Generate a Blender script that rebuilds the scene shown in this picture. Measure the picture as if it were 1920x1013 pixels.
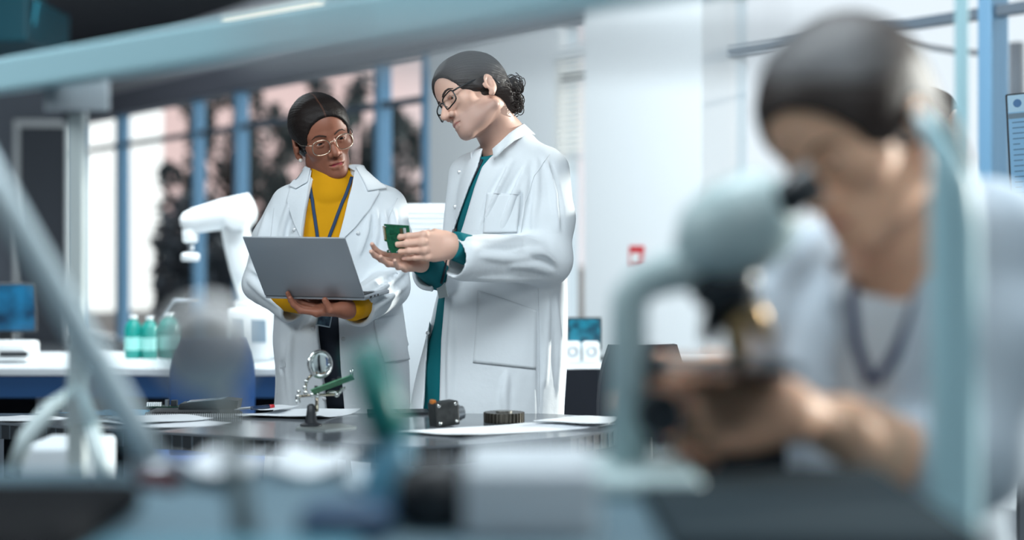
import bpy, bmesh, math, random
import numpy as np
from mathutils import Vector, Matrix
from mathutils.bvhtree import BVHTree
for _o in list(bpy.data.objects):
    bpy.data.objects.remove(_o)
C = bpy.context.scene.collection
scn = bpy.context.scene
# ---------------------------------------------------------------- camera
FPX, CAMZ, HORIZON = 3243.0, 1.244, 450.0      # focal length in pixels (1920 wide), eye height, horizon row
cam_data = bpy.data.cameras.new('camera')
cam = bpy.data.objects.new('camera', cam_data); C.objects.link(cam)
cam.location = (0, 0, CAMZ); cam.rotation_euler = (math.pi/2, 0, 0)
cam_data.sensor_width = 36.0
cam_data.lens = FPX/1920*36.0
cam_data.shift_y = -(506.5-HORIZON)/1920
cam_data.clip_start = 0.05; cam_data.clip_end = 400
cam_data.dof.use_dof = True
cam_data.dof.focus_distance = 4.62
cam_data.dof.aperture_fstop = (cam_data.lens/1000)/0.040
scn.camera = cam
# ---------------------------------------------------------------- colour management
scn.view_settings.view_transform = 'Standard'; scn.view_settings.look = 'None'
scn.view_settings.gamma = 1.0; scn.view_settings.use_curve_mapping = False
scn.view_settings.exposure = 0.0
# ---------------------------------------------------------------- sky
def lin(r, g, b):
    f = lambda c: (c/255/12.92) if c/255 <= .04045 else ((c/255+.055)/1.055)**2.4
    return (f(r), f(g), f(b), 1.0)
world = bpy.data.worlds.new('world'); scn.world = world; world.use_nodes = True
_nt = world.node_tree; _nt.nodes.clear()
_out = _nt.nodes.new('ShaderNodeOutputWorld'); _bg = _nt.nodes.new('ShaderNodeBackground')
_tc = _nt.nodes.new('ShaderNodeTexCoord'); _sep = _nt.nodes.new('ShaderNodeSeparateXYZ')
_mr = _nt.nodes.new('ShaderNodeMapRange'); _mix = _nt.nodes.new('ShaderNodeMix'); _mix.data_type = 'RGBA'
_nt.links.new(_tc.outputs['Generated'], _sep.inputs[0]); _nt.links.new(_sep.outputs['X'], _mr.inputs['Value'])
_mr.inputs['From Min'].default_value = -0.10; _mr.inputs['From Max'].default_value = 0.12
_mix.inputs['A'].default_value = lin(240, 206, 200); _mix.inputs['B'].default_value = lin(244, 248, 252)
_nt.links.new(_mr.outputs[0], _mix.inputs['Factor']); _nt.links.new(_mix.outputs['Result'], _bg.inputs['Color'])
_bg.inputs['Strength'].default_value = 1.15
_nt.links.new(_bg.outputs[0], _out.inputs['Surface'])
# ---------------------------------------------------------------- sun, low from behind on the right
sun_data = bpy.data.lights.new('sun', 'SUN'); sun = bpy.data.objects.new('sun', sun_data); C.objects.link(sun)
sun_data.energy = 6.0; sun_data.angle = math.radians(0.8); sun_data.color = (1.0, 0.95, 0.86)
SUN_FROM = Vector((0.86, 0.42, 0.23)).normalized()
sun.rotation_euler = SUN_FROM.to_track_quat('Z', 'Y').to_euler(); sun.location = (6, 4, 8)
# ---------------------------------------------------------------- fill lights added near the ceiling, out of view, no fixtures modelled
def fill_area(name, loc, sx, sy, power, col=(0.85, 0.95, 1.0), aim=None):
    d = bpy.data.lights.new(name, 'AREA'); d.shape = 'RECTANGLE'; d.size = sx; d.size_y = sy; d.energy = power; d.color = col
    o = bpy.data.objects.new(name, d); C.objects.link(o); o.location = loc
    if aim is not None:
        o.rotation_euler = (Vector(loc)-Vector(aim)).to_track_quat('Z', 'Y').to_euler()
    return o
fill_area('added_fill_light', (-2.5, 2.2, 3.25), 1.8, 1.4, 88, aim=(-0.1, 4.5, 1.2))
fill_area('added_fill_light', (0.9, 0.0, 3.3), 2.2, 1.4, 62, aim=(0.3, 2.6, 1.1))
fill_area('added_fill_light', (-2.2, 7.6, 3.38), 2.4, 1.2, 240, aim=(-0.6, 9.4, 1.2))
fill_area('added_fill_light', (-0.4, 6.2, 3.38), 2.0, 1.2, 225, aim=(0.4, 11.2, 1.3))
fill_area('added_fill_light', (-5.0, 13.0, 3.38), 3.0, 1.2, 170, aim=(-5.0, 17.0, 1.4))
fill_area('added_fill_light', (0.1, 2.3, 3.38), 2.0, 1.2, 95)
# ================================================================ helpers
def P(px, py, d):
    return np.array(((px-960)*d/FPX, d, CAMZ-(py-HORIZON)*d/FPX))
def V(*a): return np.array(a, dtype=float)
def unit(v): v = np.asarray(v, float); return v/np.linalg.norm(v)
_mats = {}
def mat(name, col, rough=.6, metal=0.0, noise=None, bump=None, spec=.5, trans=0.0, emit=None, sub=0.0, coat=0.0, aniso=None, alpha=1.0):
    """principled material; noise=(scale, other colour, amount) mottles the base, bump=(scale, strength, distance) roughens it"""
    if name in _mats: return _mats[name]
    m = bpy.data.materials.new(name); m.use_nodes = True; nt = m.node_tree
    b = nt.nodes['Principled BSDF']
    c = lin(*col)
    b.inputs['Base Color'].default_value = c; b.inputs['Roughness'].default_value = rough; b.inputs['Metallic'].default_value = metal
    b.inputs['Specular IOR Level'].default_value = spec; b.inputs['Transmission Weight'].default_value = trans
    b.inputs['Alpha'].default_value = alpha
    if sub:
        b.inputs['Subsurface Weight'].default_value = sub; b.inputs['Subsurface Radius'].default_value = (.012, .005, .003); b.inputs['Subsurface Scale'].default_value = 1.0
    if coat: b.inputs['Coat Weight'].default_value = coat
    tc = nt.nodes.new('ShaderNodeTexCoord')
    src = tc.outputs['Object']
    if aniso is not None:
        mp = nt.nodes.new('ShaderNodeMapping'); mp.inputs['Scale'].default_value = aniso; nt.links.new(src, mp.inputs[0]); src = mp.outputs[0]
    if noise:
        n = nt.nodes.new('ShaderNodeTexNoise'); n.inputs['Scale'].default_value = noise[0]; n.inputs['Detail'].default_value = 4
        nt.links.new(src, n.inputs['Vector'])
        r = nt.nodes.new('ShaderNodeMapRange'); r.inputs['From Min'].default_value = .35; r.inputs['From Max'].default_value = .65
        r.inputs['To Max'].default_value = noise[2]; nt.links.new(n.outputs['Fac'], r.inputs['Value'])
        x = nt.nodes.new('ShaderNodeMix'); x.data_type = 'RGBA'; x.inputs['A'].default_value = c; x.inputs['B'].default_value = lin(*noise[1])
        nt.links.new(r.outputs[0], x.inputs['Factor']); nt.links.new(x.outputs['Result'], b.inputs['Base Color'])
    if bump:
        n = nt.nodes.new('ShaderNodeTexNoise'); n.inputs['Scale'].default_value = bump[0]; n.inputs['Detail'].default_value = 5
        nt.links.new(src, n.inputs['Vector'])
        p = nt.nodes.new('ShaderNodeBump'); p.inputs['Strength'].default_value = bump[1]; p.inputs['Distance'].default_value = bump[2]
        nt.links.new(n.outputs['Fac'], p.inputs['Height']); nt.links.new(p.outputs[0], b.inputs['Normal'])
    if emit:
        b.inputs['Emission Color'].default_value = lin(*emit[0]); b.inputs['Emission Strength'].default_value = emit[1]
    _mats[name] = m
    return m
def attr_mat(name, col, attrs, rough=.5, sub=0.0, bump=None, spec=.4):
    """principled base with other colours laid over it where a named point attribute is 1 (lips, nails)"""
    m = mat(name, col, rough, sub=sub, bump=bump, spec=spec); nt = m.node_tree; b = nt.nodes['Principled BSDF']
    prev = None
    for an, ac in attrs:
        a = nt.nodes.new('ShaderNodeAttribute'); a.attribute_name = an
        x = nt.nodes.new('ShaderNodeMix'); x.data_type = 'RGBA'
        if prev is None: x.inputs['A'].default_value = lin(*col)
        else: nt.links.new(prev, x.inputs['A'])
        x.inputs['B'].default_value = lin(*ac); nt.links.new(a.outputs['Fac'], x.inputs['Factor']); prev = x.outputs['Result']
    nt.links.new(prev, b.inputs['Base Color'])
    return m
def glass_mat(name, tint=(235, 245, 250), refl=.08, rough=.02):
    """thin pane: lets light straight through with a faint reflection"""
    if name in _mats: return _mats[name]
    m = bpy.data.materials.new(name); m.use_nodes = True; nt = m.node_tree; nt.nodes.clear()
    o = nt.nodes.new('ShaderNodeOutputMaterial'); t = nt.nodes.new('ShaderNodeBsdfTransparent'); g = nt.nodes.new('ShaderNodeBsdfGlossy')
    mx = nt.nodes.new('ShaderNodeMixShader'); mx.inputs[0].default_value = refl
    t.inputs[0].default_value = lin(*tint); g.inputs['Roughness'].default_value = rough
    nt.links.new(t.outputs[0], mx.inputs[1]); nt.links.new(g.outputs[0], mx.inputs[2]); nt.links.new(mx.outputs[0], o.inputs[0])
    _mats[name] = m
    return m
# ---------------------------------------------------------------- objects
def link(name, me, m=None, parent=None, smooth=False):
    o = bpy.data.objects.new(name, me); C.objects.link(o)
    if m is not None: me.materials.append(m)
    if smooth:
        me.polygons.foreach_set('use_smooth', [True]*len(me.polygons))
    if parent is not None:
        o.parent = parent; me.transform(Matrix.Translation(-parent_world(parent)))
    return o
def parent_world(p):
    v = Vector((0, 0, 0))
    while p is not None:
        v += p.location; p = p.parent
    return v
def tag(o, label=None, cat=None, group=None, kind=None):
    if label: o['label'] = label
    if cat: o['category'] = cat
    if group: o['group'] = group
    if kind: o['kind'] = kind
    return o
def empty(name, loc, label=None, cat=None, group=None):
    o = bpy.data.objects.new(name, None); C.objects.link(o); o.location = Vector([float(v) for v in loc]); o.empty_display_size = .05
    return tag(o, label, cat, group)
class MB:
    """collects simple solids into ONE mesh; coordinates are world metres"""
    def __init__(s): s.v = []; s.f = []
    def add(s, vs, fs):
        n = len(s.v); s.v += [tuple(float(c) for c in q) for q in vs]; s.f += [tuple(i+n for i in f) for f in fs]; return s
    def box(s, c, size, R=None, bev=0.0):
        sx, sy, sz = [q/2 for q in size]
        if bev <= 0:
            vs = [np.array((x*sx, y*sy, z*sz)) for x in (-1, 1) for y in (-1, 1) for z in (-1, 1)]
            fs = [(0, 1, 3, 2), (4, 6, 7, 5), (0, 4, 5, 1), (2, 3, 7, 6), (0, 2, 6, 4), (1, 5, 7, 3)]
        else:
            b = bmesh.new(); bmesh.ops.create_cube(b, size=1.0)
            for q in b.verts: q.co = Vector((q.co.x*2*sx, q.co.y*2*sy, q.co.z*2*sz))
            bmesh.ops.bevel(b, geom=b.edges[:], offset=min(bev, .45*min(size)), segments=3, profile=.5, affect='EDGES')
            b.verts.ensure_lookup_table(); b.verts.index_update()
            vs = [np.array(q.co) for q in b.verts]; fs = [tuple(q.index for q in f.verts) for f in b.faces]; b.free()
        if R is not None: vs = [R @ q for q in vs]
        return s.add([q+np.asarray(c, float) for q in vs], fs)
    def box2(s, a, b, bev=0.0):
        a = np.asarray(a, float); b = np.asarray(b, float)
        return s.box((a+b)/2, np.abs(b-a), None, bev)
    def tube(s, pts, r, n=10, closed=False, cap=True, flat=None):
        pts = [np.asarray(p, float) for p in pts]; N = len(pts)
        rs = r if hasattr(r, '__len__') else [r]*N
        vs = []; u = None
        for i, p in enumerate(pts):
            a = pts[(i-1) % N] if (closed or i > 0) else p; b = pts[(i+1) % N] if (closed or i < N-1) else p
            t = unit(b-a)
            if u is None:
                u = np.cross(t, (0, 0, 1.)) if abs(t[2]) < .9 else np.cross(t, (0, 1., 0))
            u = unit(u-t*np.dot(u, t)); w = np.cross(t, u)
            if flat is not None:
                w0 = unit(np.asarray(flat[0])-t*np.dot(flat[0], t)); u0 = np.cross(t, w0)
                for k in range(n):
                    an = 2*math.pi*k/n; vs.append(p+rs[i]*(math.cos(an)*u0+math.sin(an)*w0*flat[1]))
            else:
                for k in range(n):
                    an = 2*math.pi*k/n; vs.append(p+rs[i]*(math.cos(an)*u+math.sin(an)*w))
        fs = []
        for i in range(N if closed else N-1):
            j = (i+1) % N
            for k in range(n):
                fs.append((i*n+k, i*n+(k+1) % n, j*n+(k+1) % n, j*n+k))
        if cap and not closed:
            fs.append(tuple(range(n-1, -1, -1))); fs.append(tuple((N-1)*n+k for k in range(n)))
        return s.add(vs, fs)
    def lathe(s, c, prof, n=32, axis=(0, 0, 1), cap=True):
        """prof = [(radius, height along axis)]"""
        ax = unit(axis); u = unit(np.cross(ax, (0, 1., 0)) if abs(ax[1]) < .9 else np.cross(ax, (1., 0, 0))); w = np.cross(ax, u)
        vs = []; c = np.asarray(c, float)
        for r, h in prof:
            for k in range(n):
                an = 2*math.pi*k/n; vs.append(c+ax*h+r*(math.cos(an)*u+math.sin(an)*w))
        fs = [(i*n+k, i*n+(k+1) % n, (i+1)*n+(k+1) % n, (i+1)*n+k) for i in range(len(prof)-1) for k in range(n)]
        if cap: fs += [tuple(range(n-1, -1, -1)), tuple((len(prof)-1)*n+k for k in range(n))]
        return s.add(vs, fs)
    def prism(s, poly, off):
        """poly: 3-D points of a flat outline, off: extrusion vector"""
        poly = [np.asarray(p, float) for p in poly]; n = len(poly); off = np.asarray(off, float)
        fs = [tuple(range(n-1, -1, -1)), tuple(range(n, 2*n))]+[(i, (i+1) % n, n+(i+1) % n, n+i) for i in range(n)]
        return s.add(poly+[p+off for p in poly], fs)
    def grid(s, rows):
        n = len(rows[0]); vs = [p for r in rows for p in r]
        fs = [(i*n+k, i*n+k+1, (i+1)*n+k+1, (i+1)*n+k) for i in range(len(rows)-1) for k in range(n-1)]
        return s.add(vs, fs)
    def build(s, name, m, parent=None, smooth=False, angle=None):
        me = bpy.data.meshes.new(name); me.from_pydata(s.v, [], s.f)
        b = bmesh.new(); b.from_mesh(me); bmesh.ops.recalc_face_normals(b, faces=b.faces); b.to_mesh(me); b.free()
        o = link(name, me, m, parent, smooth or angle is not None)
        if angle is not None:
            try: me.set_sharp_from_angle(angle=math.radians(angle))
            except Exception: pass
        return o
def thing(o, loc=None):
    """moves a single-mesh thing's origin to the given point (default: middle of its base)"""
    me = o.data; co = np.empty(len(me.vertices)*3); me.vertices.foreach_get('co', co); co = co.reshape(-1, 3)
    if loc is None: loc = ((co[:, 0].min()+co[:, 0].max())/2, (co[:, 1].min()+co[:, 1].max())/2, co[:, 2].min())
    me.transform(Matrix.Translation(-Vector([float(v) for v in loc]))); o.location = Vector([float(v) for v in loc]); return o
def copy_tree(o, parent=None):
    c = o.copy(); C.objects.link(c); c.parent = parent
    for ch in list(o.children): copy_tree(ch, c)
    return c
def Rx(a): c, s = math.cos(a), math.sin(a); return np.array(((1, 0, 0), (0, c, -s), (0, s, c)))
def Ry(a): c, s = math.cos(a), math.sin(a); return np.array(((c, 0, s), (0, 1, 0), (-s, 0, c)))
def Rz(a): c, s = math.cos(a), math.sin(a); return np.array(((c, -s, 0), (s, c, 0), (0, 0, 1)))
RAD = math.radians
# ---------------------------------------------------------------- solids as distance fields, meshed by surface nets
class Field:
    def __init__(s, lo, hi, h):
        s.lo = np.asarray(lo, float); s.h = h; s.n = np.ceil((np.asarray(hi, float)-s.lo)/h).astype(int)+1
        s.ax = [(s.lo[i]+h*np.arange(s.n[i])).astype(np.float32) for i in range(3)]
        s.d = np.full(tuple(s.n), .25, np.float32)
    def cut(s, bb, m):
        sl = []
        for i in range(3):
            a = int(max(0, math.floor((bb[0][i]-m-s.lo[i])/s.h))); b = int(min(s.n[i], math.ceil((bb[1][i]+m-s.lo[i])/s.h)+1))
            if b <= a: return None
            sl.append(slice(a, b))
        return tuple(sl)
    def xyz(s, sl):
        return s.ax[0][sl[0]][:, None, None], s.ax[1][sl[1]][None, :, None], s.ax[2][sl[2]][None, None, :]
    def put(s, prim, k=0.0, m=.03):
        fn, bb = prim; sl = s.cut(bb, m+k)
        if sl is None: return s
        q = fn(*s.xyz(sl)); d = s.d[sl]
        if k > 0:
            e = np.maximum(k-np.abs(d-q), 0)/k; s.d[sl] = np.minimum(d, q)-e*e*k*.25
        else: s.d[sl] = np.minimum(d, q)
        return s
    def sub(s, prim, k=0.0, m=.0):
        fn, bb = prim; sl = s.cut(bb, m+k)
        if sl is None: return s
        q = -fn(*s.xyz(sl)); d = s.d[sl]
        if k > 0:
            e = np.maximum(k-np.abs(d-q), 0)/k; s.d[sl] = np.maximum(d, q)+e*e*k*.25
        else: s.d[sl] = np.maximum(d, q)
        return s
    def warp(s, fn):
        """adds fn(x,y,z) to the distance near the surface"""
        x, y, z = s.xyz((slice(None),)*3)
        s.d += fn(x, y, z).astype(np.float32)
        return s
    def mesh(s, smooth=1):
        d = s.d; ins = d < 0; n = s.n
        c = np.zeros(tuple(n-1), np.uint8)
        for i in (0, 1):
            for j in (0, 1):
                for k in (0, 1):
                    c += ins[i:n[0]-1+i, j:n[1]-1+j, k:n[2]-1+k]
        act = (c > 0) & (c < 8); idx = np.argwhere(act); N = len(idx)
        ids = np.full(act.shape, -1, np.int64); ids[act] = np.arange(N)
        acc = np.zeros((N, 3)); cnt = np.zeros(N)
        I, J, K = idx.T
        cor = [(0, 0, 0), (1, 0, 0), (0, 1, 0), (1, 1, 0), (0, 0, 1), (1, 0, 1), (0, 1, 1), (1, 1, 1)]
        val = [d[I+a, J+b, K+e] for a, b, e in cor]
        for a in range(8):
            for b in range(a+1, 8):
                df = [cor[b][q]-cor[a][q] for q in range(3)]
                if sum(abs(q) for q in df) != 1: continue
                va, vb = val[a], val[b]; mk = (va < 0) != (vb < 0)
                t = np.where(mk, va/np.where(mk, va-vb, 1), 0)
                for q in range(3): acc[:, q] += np.where(mk, cor[a][q]+t*df[q], 0)
                cnt += mk
        v = s.lo+(idx+acc/cnt[:, None])*s.h
        quads = []
        for ax in range(3):
            A = [slice(None)]*3; B = [slice(None)]*3; A[ax] = slice(0, -1); B[ax] = slice(1, None)
            a = ins[tuple(A)]; b = ins[tuple(B)]; e = np.argwhere(a != b)
            o1, o2 = (ax+1) % 3, (ax+2) % 3
            ok = (e[:, o1] > 0) & (e[:, o2] > 0) & (e[:, o1] < n[o1]-1) & (e[:, o2] < n[o2]-1); e = e[ok]
            q = []
            for d1, d2 in ((-1, -1), (0, -1), (0, 0), (-1, 0)):
                w = e.copy(); w[:, o1] += d1; w[:, o2] += d2; q.append(ids[w[:, 0], w[:, 1], w[:, 2]])
            q = np.stack(q, 1); fl = ~a[tuple(e.T)]; q[fl] = q[fl][:, ::-1]
            quads.append(q)
        quads = np.concatenate(quads)
        for _ in range(smooth):
            sm = np.zeros_like(v); k = np.zeros(N)
            for a, b in ((0, 1), (1, 2), (2, 3), (3, 0)):
                for p, q in ((a, b), (b, a)):
                    for c3 in range(3): sm[:, c3] += np.bincount(quads[:, p], v[quads[:, q], c3], N)
                    k += np.bincount(quads[:, p], minlength=N)
            k[k == 0] = 1; v = .5*v+.5*sm/k[:, None]
        return v, quads
def ball(c, r):
    c = np.asarray(c, float)
    return (lambda x, y, z: np.sqrt((x-c[0])**2+(y-c[1])**2+(z-c[2])**2)-r), (c-r, c+r)
def ell(c, r, R=None):
    c = np.asarray(c, float); r = np.asarray(r, float); m = r.max()
    def fn(x, y, z):
        a, b, e = x-c[0], y-c[1], z-c[2]
        if R is not None:
            a, b, e = (R[0, 0]*a+R[1, 0]*b+R[2, 0]*e), (R[0, 1]*a+R[1, 1]*b+R[2, 1]*e), (R[0, 2]*a+R[1, 2]*b+R[2, 2]*e)
        k0 = np.sqrt((a/r[0])**2+(b/r[1])**2+(e/r[2])**2); k1 = np.sqrt((a/r[0]**2)**2+(b/r[1]**2)**2+(e/r[2]**2)**2)+1e-9
        return k0*(k0-1)/k1
    if R is None: return fn, (c-r, c+r)
    return fn, (c-m, c+m)
def cone(a, b, ra, rb):
    a = np.asarray(a, float); b = np.asarray(b, float); ba = b-a; L = float(ba@ba)+1e-12; m = max(ra, rb)
    def fn(x, y, z):
        px, py, pz = x-a[0], y-a[1], z-a[2]
        t = np.clip((px*ba[0]+py*ba[1]+pz*ba[2])/L, 0, 1)
        return np.sqrt((px-t*ba[0])**2+(py-t*ba[1])**2+(pz-t*ba[2])**2)-(ra+(rb-ra)*t)
    return fn, (np.minimum(a, b)-m, np.maximum(a, b)+m)
def cyl(a, b, r):
    a = np.asarray(a, float); b = np.asarray(b, float); L = np.linalg.norm(b-a); u = (b-a)/L
    def fn(x, y, z):
        px, py, pz = x-a[0], y-a[1], z-a[2]; t = px*u[0]+py*u[1]+pz*u[2]
        rad = np.sqrt(np.maximum(px*px+py*py+pz*pz-t*t, 0))
        return np.maximum(rad-r, np.maximum(-t, t-L))
    return fn, (np.minimum(a, b)-r, np.maximum(a, b)+r)
def crease_on(f, dr, pts, r, sub=False, k=.012):
    """a fold lying on the cloth along a sight-line path: a ridge, or a valley when sub"""
    p = dr.line(pts, 7, .45*r if sub else -.32*r)
    if len(p) < 3: return
    for _ in range(4): p = [p[0]]+[(p[i-1]+2*p[i]+p[i+1])/4 for i in range(1, len(p)-1)]+[p[-1]]
    n = len(p); rs = [r*max(.15, math.sin(math.pi*(i+.5)/n))**.7 for i in range(n)]
    chain(f, p, rs, k, sub)
def slab(a, b, c0, c1, thick, rnd=.0):
    """box primitive between two corners (axis aligned) with rounded edges"""
    lo = np.minimum(a, b); hi = np.maximum(a, b); c = (lo+hi)/2; e = (hi-lo)/2-rnd
    def fn(x, y, z):
        qx, qy, qz = np.abs(x-c[0])-e[0], np.abs(y-c[1])-e[1], np.abs(z-c[2])-e[2]
        return np.sqrt(np.maximum(qx, 0)**2+np.maximum(qy, 0)**2+np.maximum(qz, 0)**2)+np.minimum(np.maximum(qx, np.maximum(qy, qz)), 0)-rnd
    return fn, (lo, hi)
def chain(f, pts, rs, k, sub=False):
    for i in range(len(pts)-1):
        p = cone(pts[i], pts[i+1], rs[i], rs[i+1])
        (f.sub if sub else f.put)(p, k)
def loft(st, p=2.2, grow=0.0, zlo=None, zhi=None):
    """st = [(z, cx, cy, rx, ry)]: a garment trunk of rounded cross-sections"""
    st = np.array(sorted(st)); zz = np.linspace(st[0, 0], st[-1, 0], 400)
    tb = [np.interp(zz, st[:, 0], st[:, i]) for i in range(1, 5)]
    ker = np.ones(25)/25
    tb = [np.convolve(np.pad(t, 12, mode='edge'), ker, 'valid') for t in tb]
    lo = st[0, 0] if zlo is None else zlo; hi = st[-1, 0] if zhi is None else zhi
    def fn(x, y, z):
        cx, cy, rx, ry = [np.interp(z, zz, t).astype(np.float32) for t in tb]
        rx = rx+grow; ry = ry+grow
        u, v = np.abs(x-cx)/rx, np.abs(y-cy)/ry
        k0 = (u**p+v**p)**(1/p)
        g = np.sqrt((u/rx)**2+(v/ry)**2)/np.maximum(k0, 1e-3)+1e-6
        d = np.where(k0 > .3, (k0-1)/g*1.0, -.7*np.minimum(rx, ry))
        return np.maximum(d, np.maximum(z-hi, lo-z))
    R = st[:, 3:5].max()+grow
    return fn, (np.array((st[:, 1].min()-R, st[:, 2].min()-R, lo)), np.array((st[:, 1].max()+R, st[:, 2].max()+R, hi)))
def poly2(px, pz, poly):
    """signed distance to a polygon in the x-z plane on a grid"""
    poly = np.asarray(poly, float); d = np.full(np.broadcast(px, pz).shape, 1e9); ins = np.zeros(d.shape, bool)
    for i in range(len(poly)):
        a, b = poly[i], poly[i-1]; e = b-a
        wx, wz = px-a[0], pz-a[1]; t = np.clip((wx*e[0]+wz*e[1])/(e@e), 0, 1)
        d = np.minimum(d, (wx-e[0]*t)**2+(wz-e[1]*t)**2)
        c = ((a[1] <= pz) & (pz < b[1])) | ((b[1] <= pz) & (pz < a[1]))
        with np.errstate(divide='ignore', invalid='ignore'):
            ins ^= c & (px < a[0]+(pz-a[1])/(b[1]-a[1]+1e-12)*e[0])
    d = np.sqrt(d); return np.where(ins, -d, d)
def extr(poly, y0, y1):
    """vertical-plane outline (x, z) carried from depth y0 to y1"""
    q = np.asarray(poly, float)
    def fn(x, y, z):
        d2 = poly2(x[:, 0, :], z[0, 0, :][None, :], q)[:, None, :].astype(np.float32)
        return np.maximum(d2, np.maximum(y-y1, y0-y))
    return fn, (np.array((q[:, 0].min(), y0, q[:, 1].min())), np.array((q[:, 0].max(), y1, q[:, 1].max())))
def wob(x, y, z, f, seed=0):
    """smooth pseudo-noise in -1..1"""
    r = np.random.RandomState(seed); s = 0
    for i in range(4):
        k = r.normal(size=3); k *= f*(.7+.5*i)/np.linalg.norm(k); s = s+np.sin(k[0]*x+k[1]*y+k[2]*z+r.uniform(0, 6.28))/(1+.4*i)
    return s/2.6
def mesh_data(name, parts, attrs=None):
    """joins (verts, quads) lists into one mesh; attrs = {name: array over all verts}"""
    vs = []; qs = []; n = 0
    for v, q in parts: vs.append(v); qs.append(np.asarray(q)+n); n += len(v)
    v = np.concatenate(vs).astype(np.float32); q = np.concatenate(qs).astype(np.int32)
    me = bpy.data.meshes.new(name); me.vertices.add(len(v)); me.vertices.foreach_set('co', v.ravel())
    me.loops.add(q.size); me.loops.foreach_set('vertex_index', q.ravel())
    me.polygons.add(len(q)); me.polygons.foreach_set('loop_start', np.arange(0, q.size, 4, dtype=np.int32))
    me.polygons.foreach_set('use_smooth', np.ones(len(q), bool))
    me.update(calc_edges=True)
    for k, a in (attrs or {}).items():
        t = me.attributes.new(k, 'FLOAT', 'POINT'); t.data.foreach_set('value', np.asarray(a, np.float32))
    return me
def bvh(parts):
    vs = []; qs = []; n = 0
    for v, q in parts: vs += [tuple(p) for p in v]; qs += [tuple(int(j)+n for j in f) for f in q]; n += len(v)
    return BVHTree.FromPolygons(vs, qs)
class Drape:
    """finds points on a surface along sight lines, for seams, pockets and straps lying on it"""
    def __init__(s, parts): s.t = bvh(parts); s.mid = float(np.median([np.linalg.norm(parts[0][0]-np.array((0, 0, CAMZ)), axis=1)]))-.1
    def at(s, px, py, off=.0015, near=True):
        o = Vector((0, 0, CAMZ)); d = Vector(P(px, py, 1.0)-np.array((0, 0, CAMZ))).normalized()
        loc, nor, i, dist = s.t.ray_cast(o, d)
        if loc is None and not near: return None
        if loc is None:
            loc, nor, i, dist = s.t.find_nearest(o+d*s.mid)
        else: s.mid = dist
        if nor.dot(d) > 0: nor = -nor
        return np.array(loc+nor*off)
    def line(s, pts, step=4, off=.0015):
        out = []
        for a, b in zip(pts[:-1], pts[1:]):
            n = max(1, int(math.hypot(b[0]-a[0], b[1]-a[1])/step))
            for i in range(n):
                p = s.at(a[0]+(b[0]-a[0])*i/n, a[1]+(b[1]-a[1])*i/n, off)
                if p is not None: out.append(p)
        p = s.at(*pts[-1], off)
        if p is not None: out.append(p)
        return out
    def patch(s, left, right, rows=24, cols=14, off=.003, thick=.002):
        """cloth piece between a left and a right pixel chain, laid on the surface"""
        def samp(ch, t):
            ch = np.asarray(ch, float); L = np.r_[0, np.cumsum(np.hypot(*np.diff(ch, axis=0).T))]; return [np.interp(t*L[-1], L, ch[:, i]) for i in (0, 1)]
        g = []; prev = None
        for i in range(rows+1):
            a = samp(left, i/rows); b = samp(right, i/rows); r = []
            for j in range(cols+1):
                p = s.at(a[0]+(b[0]-a[0])*j/cols, a[1]+(b[1]-a[1])*j/cols, off)
                if p is None: p = r[-1] if r else (g[-1][j] if g else np.zeros(3))
                r.append(p)
            g.append(r)
        mb = MB(); mb.grid(g)
        nr, nc = rows+1, cols+1; n = nr*nc
        view = [unit(p-np.array((0, 0, CAMZ))) for p in mb.v[:n]]
        back = [np.asarray(p)+w*thick*2.2 for p, w in zip(mb.v[:n], view)]
        fs = [tuple(reversed(f)) for f in mb.f]
        mb.add(back, fs)
        rim = [j for j in range(nc)]+[i*nc+nc-1 for i in range(1, nr)]+[(nr-1)*nc+j for j in range(nc-2, -1, -1)]+[i*nc for i in range(nr-2, 0, -1)]
        for a, b in zip(rim, rim[1:]+rim[:1]): mb.f.append((a, b, b+n, a+n))
        return mb
# ================================================================ the room
CEIL = 3.45
def wall(t, off=0.0, z=0.0):      # point on the long window wall: t metres from where it leaves the frame on the right, off metres into the room
    return np.array((2.368-.504*t-.864*off, 8+.864*t-.504*off, z))
RW = np.stack([np.array((-.504, .864, 0)), np.array((-.864, -.504, 0)), np.array((0, 0, 1.))], 1)
def wbox(mb, t0, t1, o0, o1, z0, z1, bev=0): return mb.box(wall((t0+t1)/2, (o0+o1)/2, (z0+z1)/2), (abs(t1-t0), abs(o1-o0), abs(z1-z0)), RW, bev)
M_FLOOR = mat('floor_grey_resin', (108, 114, 120), .35, noise=(2.5, (96, 102, 110), .6))
M_CEIL = mat('ceiling_dark', (44, 47, 54), .9)
M_HEAD = mat('header_grey', (168, 170, 176), .8)
M_WALLW = mat('wall_white_paint', (232, 236, 238), .85, bump=(60, .05, .002))
M_WALLG = mat('wall_grey_paint', (122, 128, 138), .85)
M_MULL = mat('window_frame_blue_grey', (112, 156, 188), .4, metal=.1)
M_PANE = glass_mat('window_glass', (246, 250, 252), .02, .02)
def S(o): return tag(o, kind='structure')
S(MB().box2((-9, -2.5, -.1), (6.5, 23, 0)).build('floor', M_FLOOR))
S(MB().prism([(-9, -2.5, CEIL), (6.5, -2.5, CEIL), wall(-7.5, -.1, CEIL), wall(15.4, -.1, CEIL), (-9, 21.4, CEIL)], (0, 0, .12)).build('ceiling', M_CEIL))
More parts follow.
